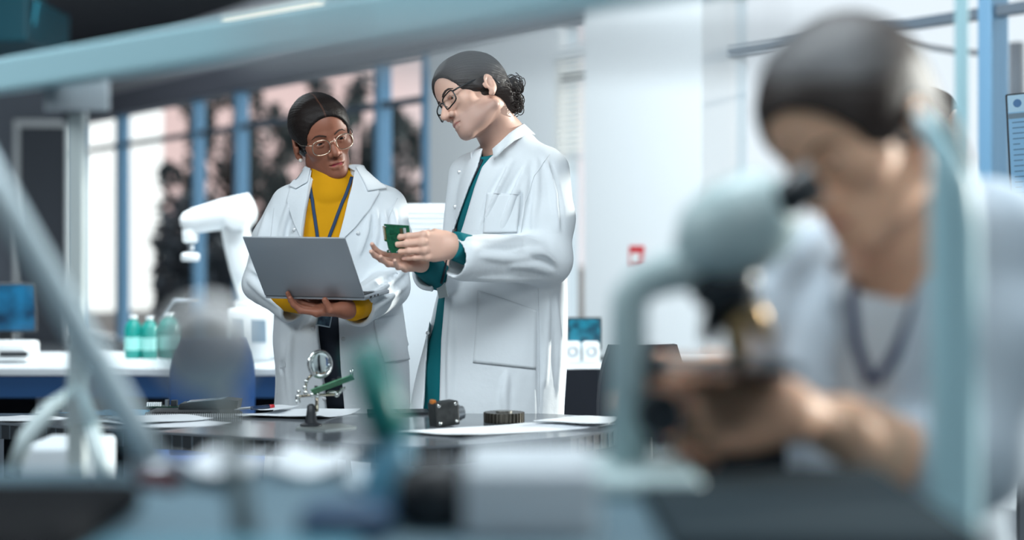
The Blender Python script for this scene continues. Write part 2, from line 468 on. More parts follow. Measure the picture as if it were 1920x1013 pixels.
# window wall: low kerb, dark header over the glass, two white stretches
mb = MB(); wbox(mb, -7.2, 15.3, -.12, .06, 0, .12); wbox(mb, -7.2, 15.3, -.12, .10, 2.66, CEIL)
wbox(mb, 4.0, 5.85, -.10, .05, .12, 2.66); S(mb.build('wall_right', M_WALLW)).data.materials.append(M_HEAD)
_w = bpy.data.objects['wall_right'].data
for i in range(6, 12): _w.polygons[i].material_index = 1
mb = MB(); wbox(mb, -7.2, 2.19, .10, .20, 2.66, 2.88, .01); wbox(mb, 3.42, 15.2, .10, .20, 2.66, 2.88, .01); S(mb.build('trim_41', mat('cassette_grey', (98, 100, 110), .7)))
mb = MB(); wbox(mb, 2.19, 3.42, -.10, .22, 0, CEIL); S(mb.build('wall_column', M_WALLW))
posts = [-6.4, -4.4, -1.6, .19, 5.93, 6.75, 9.82, 10.99, 13.47, 15.2]
wd = [.09]*4+[.08, .09, .10, .09, .17, .10]
for i, (t, w_) in enumerate(zip(posts, wd)):
    mb = MB(); wbox(mb, t-w_/2, t+w_/2, -.06, .06, .12, 2.66, .008); S(mb.build('trim_%d' % (i+1), M_MULL))
rails = [(-7.2, 2.19), (3.42, 4.0), (5.85, 15.2)]
for i, (a, b) in enumerate(rails):
    mb = MB(); wbox(mb, a, b, -.035, .035, 2.295, 2.345); S(mb.build('trim_%d' % (i+21), mat('window_rail_grey', (92, 104, 116), .5)))
edges = [(-7.2, -6.4), (-6.4, -4.4), (-4.4, -1.6), (-1.6, .19), (.19, 2.19), (3.42, 4.0), (5.93, 6.75), (6.75, 9.82), (9.82, 10.99), (10.99, 13.47), (13.47, 15.2)]
for i, (a, b) in enumerate(edges):
    mb = MB(); wbox(mb, a+.03, b-.03, -.008, .004, .12, 2.66); S(mb.build('window_%d' % (i+1), M_PANE))
# end wall with a dark door in a white frame
S(MB().box2((-9, 21.1, 0), (wall(15.3)[0]+.1, 21.3, CEIL)).build('wall_back', M_WALLG))
xa, xb = P(36, 0, 21)[0], P(124, 0, 21)[0]
S(MB().box2((xa, 21.02, 0), (xb, 21.1, 2.62), .01).build('door_1', mat('door_dark_grey', (74, 79, 88), .6)))
mb = MB(); mb.box2((xb, 20.98, 0), (P(134, 0, 21)[0], 21.1, 2.70)); mb.box2((xa-.06, 20.98, 2.62), (xb, 21.1, 2.70)); mb.box2((xa-.06, 20.98, 0), (xa, 21.1, 2.62)); S(mb.build('trim_31', mat('door_frame_white', (236, 240, 240), .6)))
S(MB().box2((-9, -2.6, 0), (6.5, -2.5, CEIL)).build('wall_front', M_WALLG))
S(MB().box2((6.1, -2.5, 0), (6.2, 1.9, CEIL)).build('wall_side', M_WALLG))
S(MB().box2((-9.1, -2.5, 0), (-9, 21.3, CEIL)).build('wall_left', M_WALLG))
# ---------------------------------------------------------------- outside
S(MB().box2((-60, 4, -.35), (60, 90, -.15)).build('ground', mat('paving_grey', (120, 122, 122), .9, noise=(.6, (98, 102, 100), .8))))
bc = np.array((-8.26, 33.0, -.15)); bu_ = V(.507, .862, 0); bv_ = V(-.862, .507, 0)
b_ = MB().prism([bc, bc+bu_*2.34, bc+bu_*2.34+bv_*6, bc+bv_*6], V(0, 0, 11)).build('building', mat('render_white', (246, 247, 248), .9))
tag(thing(b_), 'plain white building seen through the window between the left mullion and the trees', 'building')
def leaf_tree(name, x, y, h, rx, rz, zc, n, seed, label, col):
    rg = random.Random(seed); root = empty(name, (x, y, -.15), label, 'tree', 'trees outside the window')
    tk = MB(); tk.tube([(x, y, -.15), (x+rg.uniform(-.1, .1), y, zc*.5), (x+rg.uniform(-.2, .2), y, zc), (x+rg.uniform(-.3, .3), y, zc+rz*.6)], [.13, .11, .08, .03], 10)
    for k in range(7):
        a = rg.uniform(0, 6.28); tk.tube([(x, y, zc*.55+.2*k), (x+math.cos(a)*rx*.5, y+math.sin(a)*rx*.5, zc*.7+.25*k), (x+math.cos(a)*rx*.85, y+math.sin(a)*rx*.8, zc*.9+.25*k)], [.05, .03, .01], 6)
    tk.build('trunk', mat('bark', (58, 50, 46), .9), root, smooth=True)
    mb = MB(); cl = [(rg.uniform(-1, 1), rg.uniform(-1, 1), rg.uniform(-1, 1), rg.uniform(.10, .22)) for _ in range(40)]
    for _ in range(n*3):
        c = rg.choice(cl); d = unit((rg.gauss(0, 1), rg.gauss(0, 1), rg.gauss(0, 1)))*c[3]*rg.random()**.4
        q = np.array((c[0]*.8+d[0], c[1]*.8+d[1], c[2]*.85+d[2])); p = np.array((x+q[0]*rx, y+q[1]*rx*.7, zc+q[2]*rz))
        if p[2] < 0: p[2] = rg.uniform(0, .5)
        s = rg.uniform(.05, .105); u = unit((rg.gauss(0, 1), rg.gauss(0, 1), rg.gauss(0, .7))); w = unit(np.cross(u, (rg.gauss(0, 1), rg.gauss(0, 1), rg.gauss(0, 1))))
        mb.add([p-u*s, p-w*s*.45, p+u*s, p+w*s*.45], [(0, 1, 2, 3)])
    mb.build('crown', col, root)
    return root
G1 = mat('leaf_dark', (64, 82, 86), .7, noise=(3, (40, 54, 58), .8)); G2 = mat('leaf_grey_green', (82, 96, 96), .7, noise=(3, (50, 64, 66), .8))
for i, (px, d, zc, rx, rz, n, lab) in enumerate(((356, 27, 1.0, .62, 1.5, 800, 'small dark tree outside left of the first thin mullion'), (428, 30, 2.1, .85, 2.2, 1500, 'taller dark tree outside behind the robot arm'),
        (500, 33.5, 1.5, 1.05, 2.3, 1300, 'loose tree outside left of the woman\'s head'), (588, 27.5, 1.7, .92, 1.9, 1500, 'dark tree outside straight behind the woman\'s head'), (668, 31, 2.2, 1.0, 2.4, 1700, 'dense tall tree outside right of the woman\'s head'), (766, 34, 1.7, 1.02, 2.2, 1300, 'tree outside between the right mullion and the man'))):
    leaf_tree('tree', P(px, 0, d)[0], d, 0, rx, rz, zc, n, 10+i, lab, G1 if i % 2 == 0 else G2)
hd = MB(); rg = random.Random(77); hx0, hx1 = P(296, 0, 25)[0], P(815, 0, 25)[0]
for _ in range(6000):
    p = np.array((rg.uniform(hx0, hx1), 25+rg.uniform(-.4, .6), 0)); p[2] = rg.uniform(-.1, 1.35+.35*math.sin(p[0]*2.3)+.2*math.sin(p[0]*5.1)); s = rg.uniform(.07, .14)
    u = unit((rg.gauss(0, 1), rg.gauss(0, 1), rg.gauss(0, .7))); w = unit(np.cross(u, (rg.gauss(0, 1), rg.gauss(0, 1), rg.gauss(0, 1)))); hd.add([p-u*s, p-w*s*.5, p+u*s, p+w*s*.5], [(0, 1, 2, 3)])
tag(thing(hd.build('hedge', mat('hedge_leaf', (70, 78, 86), .8, noise=(3, (48, 56, 62), .8)))), 'low dark hedge outside along the foot of the trees', 'hedge', kind='stuff')
cw = MB(); a, b = wall(-.6, -2.5, 0), wall(2.9, -2.5, 0)
cw.tube([P(1560, 62, 11.2), P(1660, 76, 11), P(1790, 96, 10.4), P(1905, 104, 10)], .018, 8); cw.tube([P(1905, 80, 10), P(1908, 260, 10), P(1908, 560, 10), P(1908, 880, 10)], .05, 8); 
tag(thing(cw.build('utility_pole', mat('pole_grey', (118, 124, 130), .7), smooth=True)), 'grey pole and cable outside behind the right window', 'pole')
# ---------------------------------------------------------------- things on the walls and under the ceiling
bl = empty('window_blind', wall(3.71, .09, 2.40), 'white slatted blind half lowered beside the white column', 'blind')
mb = MB(); wbox(mb, 3.43, 3.99, .06, .12, 2.44, 2.50, .005); mb.build('headrail', M_WALLW, bl)
mb = MB()
for k in range(17):
    c = wall(3.71, .09, 2.42-k*.037); mb.box(c, (.54, .034, .0025), RW @ Rx(RAD(-38)))
mb.build('slats', mat('blind_slat_white', (232, 232, 228), .6), bl)
mb = MB(); wbox(mb, 3.44, 3.98, .075, .105, 1.765, 1.785, .004); mb.build('bottom_rail', M_WALLW, bl)
fa = empty('fire_alarm_call_point', wall(2.83, .22, 1.15), 'small red fire alarm box on the white column', 'fire alarm')
fc = wall(2.83, .228, 1.148); MB().box(fc, (.150, .016, .122), RW, .008).build('housing', mat('alarm_red', (206, 52, 58), .4), fa)
MB().box(wall(2.83, .238, 1.134), (.092, .004, .060), RW, .002).build('break_glass', mat('alarm_white', (240, 240, 238), .4), fa)
dk = empty('ventilation_duct', P(36, 40, 13.2), 'dark teal duct box hanging under the ceiling in the left corner', 'duct')
MB().box(P(30, 52, 13.2), (.52, 1.2, .34), None, .02).build('duct_box', mat('duct_teal', (20, 92, 108), .5), dk)
for x in (5, 60): a = P(x, 52, 13.2); MB().tube([a, (a[0], a[1], CEIL)], .012, 8).build('hanger_rod', mat('rod_grey', (90, 92, 96), .5), dk, smooth=True)
lp = empty('pendant_lamp', P(512, 27, 11.5), 'slim cream glowing strip lamp hanging behind the top of the frame', 'lamp')
la, lb = P(424, 42, 12.0), P(604, 10, 11.13); lb[2] = la[2]; e_ = unit(lb-la); Rl = np.stack([e_, np.cross((0, 0, 1.), e_), np.array((0, 0, 1.))], 1)
MB().box((la+lb)/2+V(0, 0, .03), (np.linalg.norm(lb-la), .09, .05), Rl, .006).build('lamp_housing', mat('lamp_white', (220, 220, 216), .5), lp)
MB().box((la+lb)/2-V(0, 0, .012), (np.linalg.norm(lb-la)*.98, .07, .04), Rl, .006).build('diffuser', mat('lamp_glow', (240, 228, 210), .6, emit=((255, 236, 208), 1.1)), lp)
for q in (la*.8+lb*.2, la*.2+lb*.8): MB().tube([q+V(0, 0, .05), V(q[0], q[1], CEIL)], .004, 6).build('hanging_cord', mat('rod_grey', (90, 92, 96), .5), lp)
# ================================================================ the lab behind the two standing people
M_DESKW = mat('laminate_white', (226, 231, 234), .4); M_BLUE = mat('panel_blue', (28, 74, 122), .5); M_DARK = mat('plastic_dark', (32, 35, 40), .45)
M_WPL = mat('plastic_white', (238, 241, 242), .35); M_STEEL = mat('steel_grey', (150, 156, 162), .35, metal=.7); M_TEALPL = mat('plastic_teal', (18, 140, 130), .35)
def bench(x0, x1, y0, y1, z, label, xs, name='lab_bench'):
    r = empty(name, ((x0+x1)/2, (y0+y1)/2, 0), label, 'bench')
    mb = MB().box2((x0, y0, z-.03), (x1, y1, z), .004); mb.build('worktop', M_DESKW, r)
    MB().box2((x0+.02, y0+.012, z-.115), (x1-.02, y0+.032, z-.03)).build('front_panel', M_BLUE, r)
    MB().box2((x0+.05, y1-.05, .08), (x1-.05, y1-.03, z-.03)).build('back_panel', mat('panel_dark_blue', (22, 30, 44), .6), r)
    for x in xs: MB().box2((x, y0+.05, 0), (x+.05, y1-.06, z-.03)).build('leg', M_DARK, r)
    return r
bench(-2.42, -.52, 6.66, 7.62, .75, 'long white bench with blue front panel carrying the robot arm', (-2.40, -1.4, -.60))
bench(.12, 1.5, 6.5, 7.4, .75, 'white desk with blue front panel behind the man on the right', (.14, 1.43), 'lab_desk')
dn = empty('drawer_unit', (P(97, 0, 6.9)[0], 6.95, 0), 'white drawer unit standing under the long bench', 'drawers')
xa, xb = P(68, 0, 6.8)[0], P(128, 0, 6.8)[0]
MB().box2((xa, 6.80, .03), (xb, 7.3, .632)).build('cabinet_body', M_WPL, dn)
for k in range(3):
    f_ = MB().box2((xa+.004, 6.785, .05+k*.19), (xb-.004, 6.80, .05+k*.19+.178), .003).build('drawer', M_WPL, dn); MB().box2((xa+.02, 6.776, .05+k*.19+.14), (xb-.02, 6.786, .05+k*.19+.155)).build('handle', M_BLUE, f_)
# robot arm
def BT(px, py, d): return P(px, py, d)
def robot():
    d = 7.12; q = lambda a, b, dy=0: P(a, b, d+dy)
    k = d/FPX; r = empty('robot_arm', (q(472, 0)[0], d, .75), 'white robot arm bent over on the long bench by the window', 'robot')
    zb = .75
    b = MB(); b.box2((q(432, 0)[0], d-.11, zb), (q(516, 0)[0], d+.13, q(0, 578)[2]), .02); base = b.build('base', M_WPL, r, smooth=True, angle=40)
    for x0, x1 in ((441, 462), (477, 505)): MB().box2((q(x0, 0)[0], d-.113, q(0, 640)[2]), (q(x1, 0)[0], d-.108, q(0, 598)[2]), .001).build('base_window', mat('port_grey', (122, 144, 160), .4), base)
    MB().lathe(V(q(478, 0)[0], d, q(0, 582)[2]), [(.085, 0), (.085, .03), (.070, .045), (.066, .08), (.060, .10)], 28).build('turret', M_WPL, r, smooth=True, angle=40)
    c = q(470, 540); lo = MB(); lo.tube([q(474, 556, .0), q(458, 500), q(446, 455), q(438, 418)], [.060, .062, .060, .056], 18, flat=(np.array((0, 1., 0)), .75)); lo.build('lower_arm', M_WPL, r, smooth=True)
    MB().lathe(q(472, 548, -.075), [(.02, 0), (.058, .006), (.062, .02), (.062, .15), (.05, .16)], 26, axis=(0, 1, 0)).build('shoulder_joint', M_WPL, r, smooth=True, angle=40)
    MB().lathe(q(442, 408, -.085), [(.02, 0), (.048, .006), (.052, .02), (.052, .17), (.04, .18)], 26, axis=(0, 1, 0)).build('elbow_joint', M_WPL, r, smooth=True, angle=40)
    u = MB(); u.tube([q(478, 388), q(472, 390), q(420, 402), q(365, 414), q(348, 418), q(340, 420)], [.030, .062, .064, .052, .042, .024], 18, flat=(np.array((0, 1., 0)), .85)); u.build('upper_arm', M_WPL, r, smooth=True)
    MB().lathe(q(357, 456), [(.022, 0), (.032, .008), (.034, .05), (.028, .07)], 22).build('wrist', M_WPL, r, smooth=True, angle=40)
    MB().lathe(q(357, 482), [(.012, 0), (.014, .06)], 16).build('tool_shaft', M_STEEL, r, smooth=True)
    MB().lathe(q(357, 490), [(.034, 0), (.038, .006), (.038, .026), (.030, .034)], 24).build('tool_flange', M_WPL, r, smooth=True, angle=40)
    MB().box(q(430, 404, -.07), (.02, .012, .05), Ry(RAD(8)), .004).build('joint_cover', mat('port_grey', (122, 144, 160), .4), r)
robot()
# jugs, monitor, printer, bracket on the long bench
def jug(px, h, lab, d=7.2, w=.036):
    x = P(px, 0, d)[0]; r = empty('bottle', (x, d, .75), lab, 'bottle', 'green bottles on the long bench')
    MB().lathe((x, d, .75), [(w*.9, 0), (w, .008), (w, h*.70), (w*.75, h*.82), (w*.38, h*.90), (w*.38, h*.94)], 20).build('bottle_body', M_TEALPL, r, smooth=True, angle=50)
    MB().lathe((x, d, .75+h*.93), [(w*.45, 0), (w*.45, h*.07)], 16).build('cap', M_WPL, r); MB().lathe((x, d, .75+h*.2), [(w*1.01, 0), (w*1.01, h*.3)], 20, cap=False).build('paper_label', mat('label_pale', (150, 214, 206), .6), r)
jug(250, .18, 'green bottle at the left end of the bottle row, against the blue mullion'); jug(281, .175, 'middle green bottle on the long bench'); jug(318, .185, 'wide green bottle at the right end of the row', 7.25, .045)
br = MB(); br.tube([P(300, 600, 7.4)*V(1, 1, 0)+V(0, 0, .75), P(302, 600, 7.4), P(328, 564, 7.4), P(372, 566, 7.4)], .008, 8)
tag(thing(br.build('wire_bracket', M_STEEL, smooth=True)), 'bent grey wire bracket standing behind the green bottles', 'bracket')
def monitor(name, pc, w, h, yaw, scr, label, foot_z, stem=True, rim=M_DARK, tilt=0):
    pc = np.asarray(pc, float); R = Rz(RAD(yaw)) @ Rx(RAD(tilt)); r = empty(name, (pc[0], pc[1], foot_z), label, 'monitor')
    MB().box(pc, (w, .03, h), R, .006).build('casing', rim, r)
    MB().box(pc+R @ V(0, -.0157, 0), (w-.016, .001, h-.016), R).build('screen', scr, r)
    if stem:
        f_ = pc+R @ V(0, .05, 0); MB().box2((f_[0]-.03, f_[1]-.012, foot_z), (f_[0]+.03, f_[1]+.012, pc[2]), .004).build('stand', rim, r)
        MB().box2((pc[0]-.11, pc[1]-.06, foot_z), (pc[0]+.11, pc[1]+.11, foot_z+.012), .005).build('foot', rim, r)
    return r
M_SCRB = mat('screen_blue_dark', (14, 34, 54), .25, noise=(9, (30, 110, 150), .8), emit=((20, 60, 90), .35))
M_SCRC = mat('screen_code', (10, 30, 48), .3, noise=(34, (24, 128, 150), .9), emit=((12, 50, 74), .3))
monitor('monitor', P(8, 577, 7.35), .27, .21, 8, M_SCRB, 'dark monitor at the left end of the long bench', .75)
pr = empty('printer', (P(12, 0, 7.1)[0], 7.05, .75), 'white printer on the bench below the dark left monitor', 'printer')
MB().box2((P(-20, 0, 7.05)[0], 6.95, .75), (P(62, 0, 7.05)[0], 7.15, .83), .012).build('printer_body', M_WPL, pr, smooth=True, angle=40); MB().box2((P(0, 0, 6.95)[0], 6.943, .775), (P(52, 0, 6.95)[0], 6.952, .795)).build('paper_slot', M_DARK, pr); MB().box2((P(-5, 0, 6.95)[0], 6.90, .762), (P(56, 0, 6.95)[0], 6.95, .768)).build('tray', M_WPL, pr)
monitor('monitor', P(1096, 626, 7.1), .145, .135, 0, M_SCRC, 'small monitor with teal graphs on the desk right of the man', .75)
def speaker(px, lab):
    c = P(px, 676, 6.9); x = c[0]; r = empty('desk_speaker', (x, 6.9, .75), lab, 'speaker', 'white desk speakers')
    MB().box2((x-.034, 6.86, .75), (x+.034, 6.93, .838), .012).build('speaker_box', M_WPL, r, smooth=True, angle=40); MB().lathe((x, 6.861, .80), [(.022, 0), (.020, .003), (.006, -.001)], 20, axis=(0, -1, 0)).build('speaker_cone', M_STEEL, r, smooth=True)
speaker(1073, 'white desk speaker half hidden by the man\'s coat'); speaker(1108, 'white desk speaker below the small teal monitor')
# white louvred machine between the two people
lm = empty('control_cabinet', (P(812, 0, 7.3)[0], 7.3, 0), 'white louvred control cabinet standing between the woman and the man', 'cabinet')
xa, xb = P(742, 0, 7.2)[0], P(852, 0, 7.2)[0]; zt = P(0, 384, 7.2)[2]
MB().box2((xa, 7.16, .05), (xb, 7.55, zt), .01).build('cabinet_body', M_WPL, lm)
mb = MB()
for k in range(7): mb.box(V((xa+xb)/2, 7.155, zt-.03-.022*k), (xb-xa-.04, .012, .012), Rx(RAD(30)))
mb.build('louvre', M_WPL, lm)
dd = MB().box2((xa+.02, 7.15, .15), (xb-.02, 7.16, zt-.24), .003).build('door', mat('cabinet_door_grey', (214, 220, 224), .4), lm); MB().box2((xb-.05, 7.14, .6), (xb-.035, 7.15, .72)).build('handle', M_DARK, dd)
for x in (xa+.03, xb-.03): MB().lathe((x, 7.3, 0), [(.02, 0), (.02, .05)], 12).build('foot', M_DARK, lm)
# chairs
def chair(px, d, yaw, back_top, fab, label, bw=.42, bh=.40, seat=.45, group=None):
    x = P(px, 0, d)[0]; R = Rz(RAD(yaw)); o = V(x, d, 0); T = lambda a, b, c: o+R @ V(a, b, c)
    r = empty('office_chair', o, label, 'chair', group)
    MB().box(T(0, 0, seat), (.46, .44, .07), R, .03).build('seat', fab, r, smooth=True, angle=40)
    g = []
    for i in range(9):
        z = back_top-bh+bh*i/8; row = []
        for j in range(9):
            u = (j-4)/4; wv = bw/2*(1-.25*max(0, (i-5)/3)**2); row.append(T(u*wv, .20+.03*(1-u*u)+.02*(i/8), z))
        g.append(row)
    mb = MB(); mb.grid(g); n = len(mb.v); mb.add([np.asarray(p)-R @ V(0, .035, 0) for p in mb.v], [tuple(reversed(f)) for f in mb.f])
    rim = list(range(9))+[i*9+8 for i in range(1, 9)]+[72+j for j in range(7, -1, -1)]+[i*9 for i in range(7, 0, -1)]
    for a, b in zip(rim, rim[1:]+rim[:1]): mb.f.append((a, b, b+n, a+n))
    mb.build('backrest', fab, r, smooth=True, angle=60)
    MB().tube([T(0, .16, seat-.03), T(0, .26, seat+.02), T(0, .24, back_top-bh*.6)], .018, 10).build('back_support', M_DARK, r, smooth=True)
    MB().tube([T(0, 0, .10), T(0, 0, seat-.03)], .028, 14).build('column', M_STEEL, r, smooth=True)
    for k in range(5):
        a = 2*math.pi*k/5; e = V(math.cos(a)*.27, math.sin(a)*.27, 0); lg = MB().tube([T(0, 0, .11), T(*(e*V(1, 1, 0)+V(0, 0, .075)))], [.022, .014], 8).build('leg', M_DARK, r, smooth=True)
        MB().lathe(T(e[0], e[1]-.012, .030), [(.026, 0), (.030, .006), (.030, .018), (.026, .024)], 14, axis=R @ V(0, 1, 0)).build('caster', M_DARK, lg, smooth=True)
    return r
chair(380, 6.15, 200, .905, mat('chair_fabric_blue', (8, 78, 146), .8, bump=(300, .2, .002)), 'bright blue office chair in front of the long bench', .29)
M_CHD = mat('chair_fabric_dark', (48, 52, 62), .8, bump=(300, .2, .002))
chair(1120, 5.85, 20, .79, M_CHD, 'dark chair just behind the right end of the work table', .34, .34, .50)
chair(1172, 4.98, 190, .955, M_CHD, 'dark chair behind the pillar of the microscope', .25, .42, .47)
# monitor at the right edge of the photograph, on an arm
Rm = Rz(RAD(26)) @ Rx(RAD(0)); mc = P(1886, 178, 5.25); W_, H_ = .52, .33
tl = mc; R_ = Rz(RAD(-28)) @ Ry(RAD(0)); ex = R_ @ V(1, 0, 0)
tilt = Rx(RAD(-4)); Rt = R_ @ Ry(RAD(-3.5)) @ tilt; ctr = tl+Rt @ V(W_/2, 0, -H_/2)
mr = empty('wall_monitor', (ctr[0], ctr[1]+.12, .75), 'monitor with a pale blue table on screen at the right edge', 'monitor')
MB().box(ctr, (W_, .028, H_), Rt, .005).build('casing', M_DARK, mr)
sc_ = MB().box(ctr+Rt @ V(0, -.0146, 0), (W_-.014, .001, H_-.014), Rt).build('screen', mat('screen_pale_blue', (112, 158, 190), .3, emit=((96, 150, 190), .25)), mr)
hdr = MB().box(ctr+Rt @ V(0, -.0152, H_*.405), (W_-.016, .0006, .052), Rt); hdr.build('screen_header', mat('screen_header', (150, 186, 208), .3, emit=((150, 186, 208), .2)), sc_)
for k in range(5): MB().lathe(ctr+Rt @ V(-W_*.5+.036+k*.047, -.0156, H_*.405), [(.0001, 0), (.0125, 0), (.0125, .0004)], 24, axis=Rt @ V(0, -1, 0)).build('screen_icon', mat('screen_icon_blue', (28, 104, 160), .3), sc_)
MB().box(ctr+Rt @ V(0, -.0153, H_*.29), (W_-.016, .0006, .016), Rt).build('screen_column_bar', mat('screen_bar', (96, 122, 140), .3), sc_)
ln = MB(); rg = random.Random(5)
for k in range(17):
    x = -W_/2+.018
    for j in range(4):
        w = rg.uniform(.02, .055); ln.box(ctr+Rt @ V(x+w/2, -.0154, H_*.23-k*.0165), (w, .0004, .0028), Rt); x += w+.012+.05*(j > 0)
ln.build('screen_rows', mat('screen_text', (58, 96, 126), .4), sc_)
MB().tube([ctr+Rt @ V(0, .015, -.02), ctr+V(0, .10, -.04), V(ctr[0], ctr[1]+.12, .78)], .02, 10).build('stand', M_DARK, mr, smooth=True); MB().box2((ctr[0]-.13, ctr[1]+.02, .75), (ctr[0]+.13, ctr[1]+.24, .765), .006).build('foot', M_DARK, mr)
wt = empty('side_desk', (ctr[0]+.1, ctr[1]+.1, 0), 'white desk carrying the monitor at the right edge', 'desk')
MB().box2((ctr[0]-.16, ctr[1]-.35, .72), (ctr[0]+.7, ctr[1]+.4, .75), .004).build('worktop', M_DESKW, wt)
for x in (-.13, .64):
    for y in (-.32, .34): MB().box2((ctr[0]+x, ctr[1]+y, 0), (ctr[0]+x+.04, ctr[1]+y+.04, .72)).build('leg', M_STEEL, wt)
# ================================================================ work table in focus, between camera and the two people
TZ = .80
def T(px, py, z=0.0):        # point on the table top under a pixel
    d = (CAMZ-TZ)*FPX/(py-HORIZON); p = P(px, py, d); p[2] = TZ+z; return p
M_TOP = mat('table_top_grey', (104, 110, 116), .15, noise=(5, (76, 82, 88), .5), spec=.6)
M_FASCIA = mat('table_edge_dark', (44, 48, 52), .35)
tb = empty('work_table', (-.6, 4.15, 0), 'grey topped work table with a dark tiled edge in front of the two people', 'table')
out = [(-1.72, 4.43), (-1.246, 4.205), (-.30, 3.76), (-.217, 3.715), (-.10, 3.755), (.133, 3.915), (.225, 4.03), (.262, 4.13), (.255, 4.25), (.20, 4.36), (.08, 4.42)]
MB().prism([V(x, y, TZ-.006) for x, y in out], V(0, 0, .006)).build('table_top', M_TOP, tb)
ins = [V(x, y, 0) for x, y in out]; cc = np.mean(ins, 0)
te = MB().prism([cc+(p-cc)*.996+V(0, 0, TZ-.040) for p in ins], V(0, 0, .034)); nf = len(te.f)
for (a, b) in zip(out[:8], out[1:9]):
    a = V(*a, 0); b = V(*b, 0); n = max(1, int(np.linalg.norm(b-a)/.028))
    for k in range(n):
        p = a+(b-a)*k/n; p = cc+(p-cc)*.9965; t = unit(b-a); te.box(p+V(0, 0, TZ-.023), (.0016 if k % 4 else .003, .003, .032), np.stack([t, np.cross((0, 0, 1.), t), V(0, 0, 1)], 1))
te = te.build('table_edge', M_FASCIA, tb).data; te.materials.append(mat('joint_line_grey', (78, 88, 96), .5))
for i in range(nf, len(te.polygons)): te.polygons[i].material_index = 1
for x, y in ((-.92, 4.20), (-.30, 3.92), (.12, 4.08), (-.05, 4.34), (-1.30, 4.34)): MB().box2((x-.02, y-.02, 0), (x+.02, y+.02, TZ-.04), .003).build('leg', M_STEEL, tb)
M_PAPER = mat('paper_white', (234, 238, 242), .8, bump=(8, .2, .004))
def sheet(corners, label, curl=.0, lift=.0015, n=8, m=M_PAPER, name='paper_sheet', group='papers on the work table', lines=None):
    a, b, c, d = [np.asarray(q, float) for q in corners]; g = []
    for i in range(n+1):
        u = i/n; row = []
        for j in range(n+1):
            v = j/n; p = (a*(1-v)+b*v)*(1-u)+(d*(1-v)+c*v)*u; p = p+V(0, 0, lift+curl*(abs(2*v-1)**3)*(.4+.6*u)+.0012*math.sin(7*u+5*v)); row.append(p)
        g.append(row)
    mb = MB(); mb.grid(g); k = len(mb.v); mb.add([np.asarray(p)-V(0, 0, .0012) for p in mb.v], [tuple(reversed(f)) for f in mb.f])
    r = n+1; rim = list(range(r))+[i*r+n for i in range(1, r)]+[n*r+j for j in range(n-1, -1, -1)]+[i*r for i in range(n-1, 0, -1)]
    for p, q in zip(rim, rim[1:]+rim[:1]): mb.f.append((p, q, q+k, p+k))
    return tag(thing(mb.build(name, m, smooth=True, angle=40)), label, 'paper', group)
sheet((T(172, 792), T(300, 784), T(434, 796), T(290, 806)), 'white sheets fanned out before the spiral notebook', .004)
sheet((T(190, 789), T(330, 783), T(400, 792), T(250, 800)), 'upper white sheet lying on the fanned sheets before the notebook', .003, .0085)
sheet((T(-60, 786), T(40, 780), T(136, 786), T(20, 793)), 'white sheet at the left end of the work table', .003)
sheet((T(432, 783), T(520, 772), T(676, 774), T(600, 788)), 'white sheet with a curled edge behind the magnifier stand', .010)
sheet((T(436, 776), T(500, 769), T(560, 770), T(520, 778)), 'white sheet under the red tipped screwdriver', .001, .0125)
sheet((T(738, 812), T(985, 795), T(1152, 800), T(868, 821)), 'long white sheet spread over the right end of the table, before the gear', .006)
sheet((T(1000, 799), T(1060, 790), T(1158, 792), T(1140, 806)), 'white sheet lying crosswise at the right tip of the table', .004, .011)
sheet((T(112, 777), T(200, 770), T(282, 772), T(262, 785)), 'bright blue folder left of the spiral notebook', .004, .002, m=mat('folder_blue', (52, 148, 186), .5), name='paper_folder', group=None)
# spiral notebook
nb = empty('spiral_notebook', T(360, 780), 'dark spiral notebook under the black handset', 'notebook')
na, nb_, nc, nd = T(272, 784), T(455, 783), T(440, 771), T(300, 771)
MB().prism([na, nb_, nc, nd], V(0, 0, .010)).build('pages', mat('paper_edge', (206, 210, 212), .8), nb)
MB().prism([q+V(0, 0, .010) for q in (na, nb_, nc, nd)], V(0, 0, .002)).build('cover', mat('notebook_cover', (40, 44, 48), .5), nb)
sp = MB()
for k in range(46):
    c = na+(nb_-na)*(k+.5)/46+V(0, .004, .006); sp.tube([c+V(0, .008*math.cos(a), .0085*math.sin(a)) for a in np.linspace(0, 5.2, 10)], .0009, 5)
sp.build('spiral_wire', mat('wire_black', (34, 36, 40), .3, metal=.6), nb, smooth=True)
# black handset on the notebook
hs = empty('handset', T(388, 777, .012), 'black slanted measuring handset lying on the spiral notebook', 'handset')
y0 = T(388, 777)[1]; xa, xb = P(334, 0, y0)[0], P(444, 0, y0)[0]
MB().prism([V(xa, y0, TZ+.0125), V(xb, y0, TZ+.0125), V(xb+.004, y0, TZ+.034), V(xb-.03, y0, TZ+.038), V(xa+.004, y0, TZ+.026)], V(0, .07, 0)).build('casing', mat('handset_black', (30, 32, 36), .4), hs)
MB().prism([V(xa+.02, y0+.008, TZ+.0290), V(xb-.035, y0+.008, TZ+.0372), V(xb-.035, y0+.062, TZ+.0372), V(xa+.02, y0+.062, TZ+.0290)], V(0, 0, .0012)).build('screen', mat('handset_screen', (156, 172, 182), .15), hs)
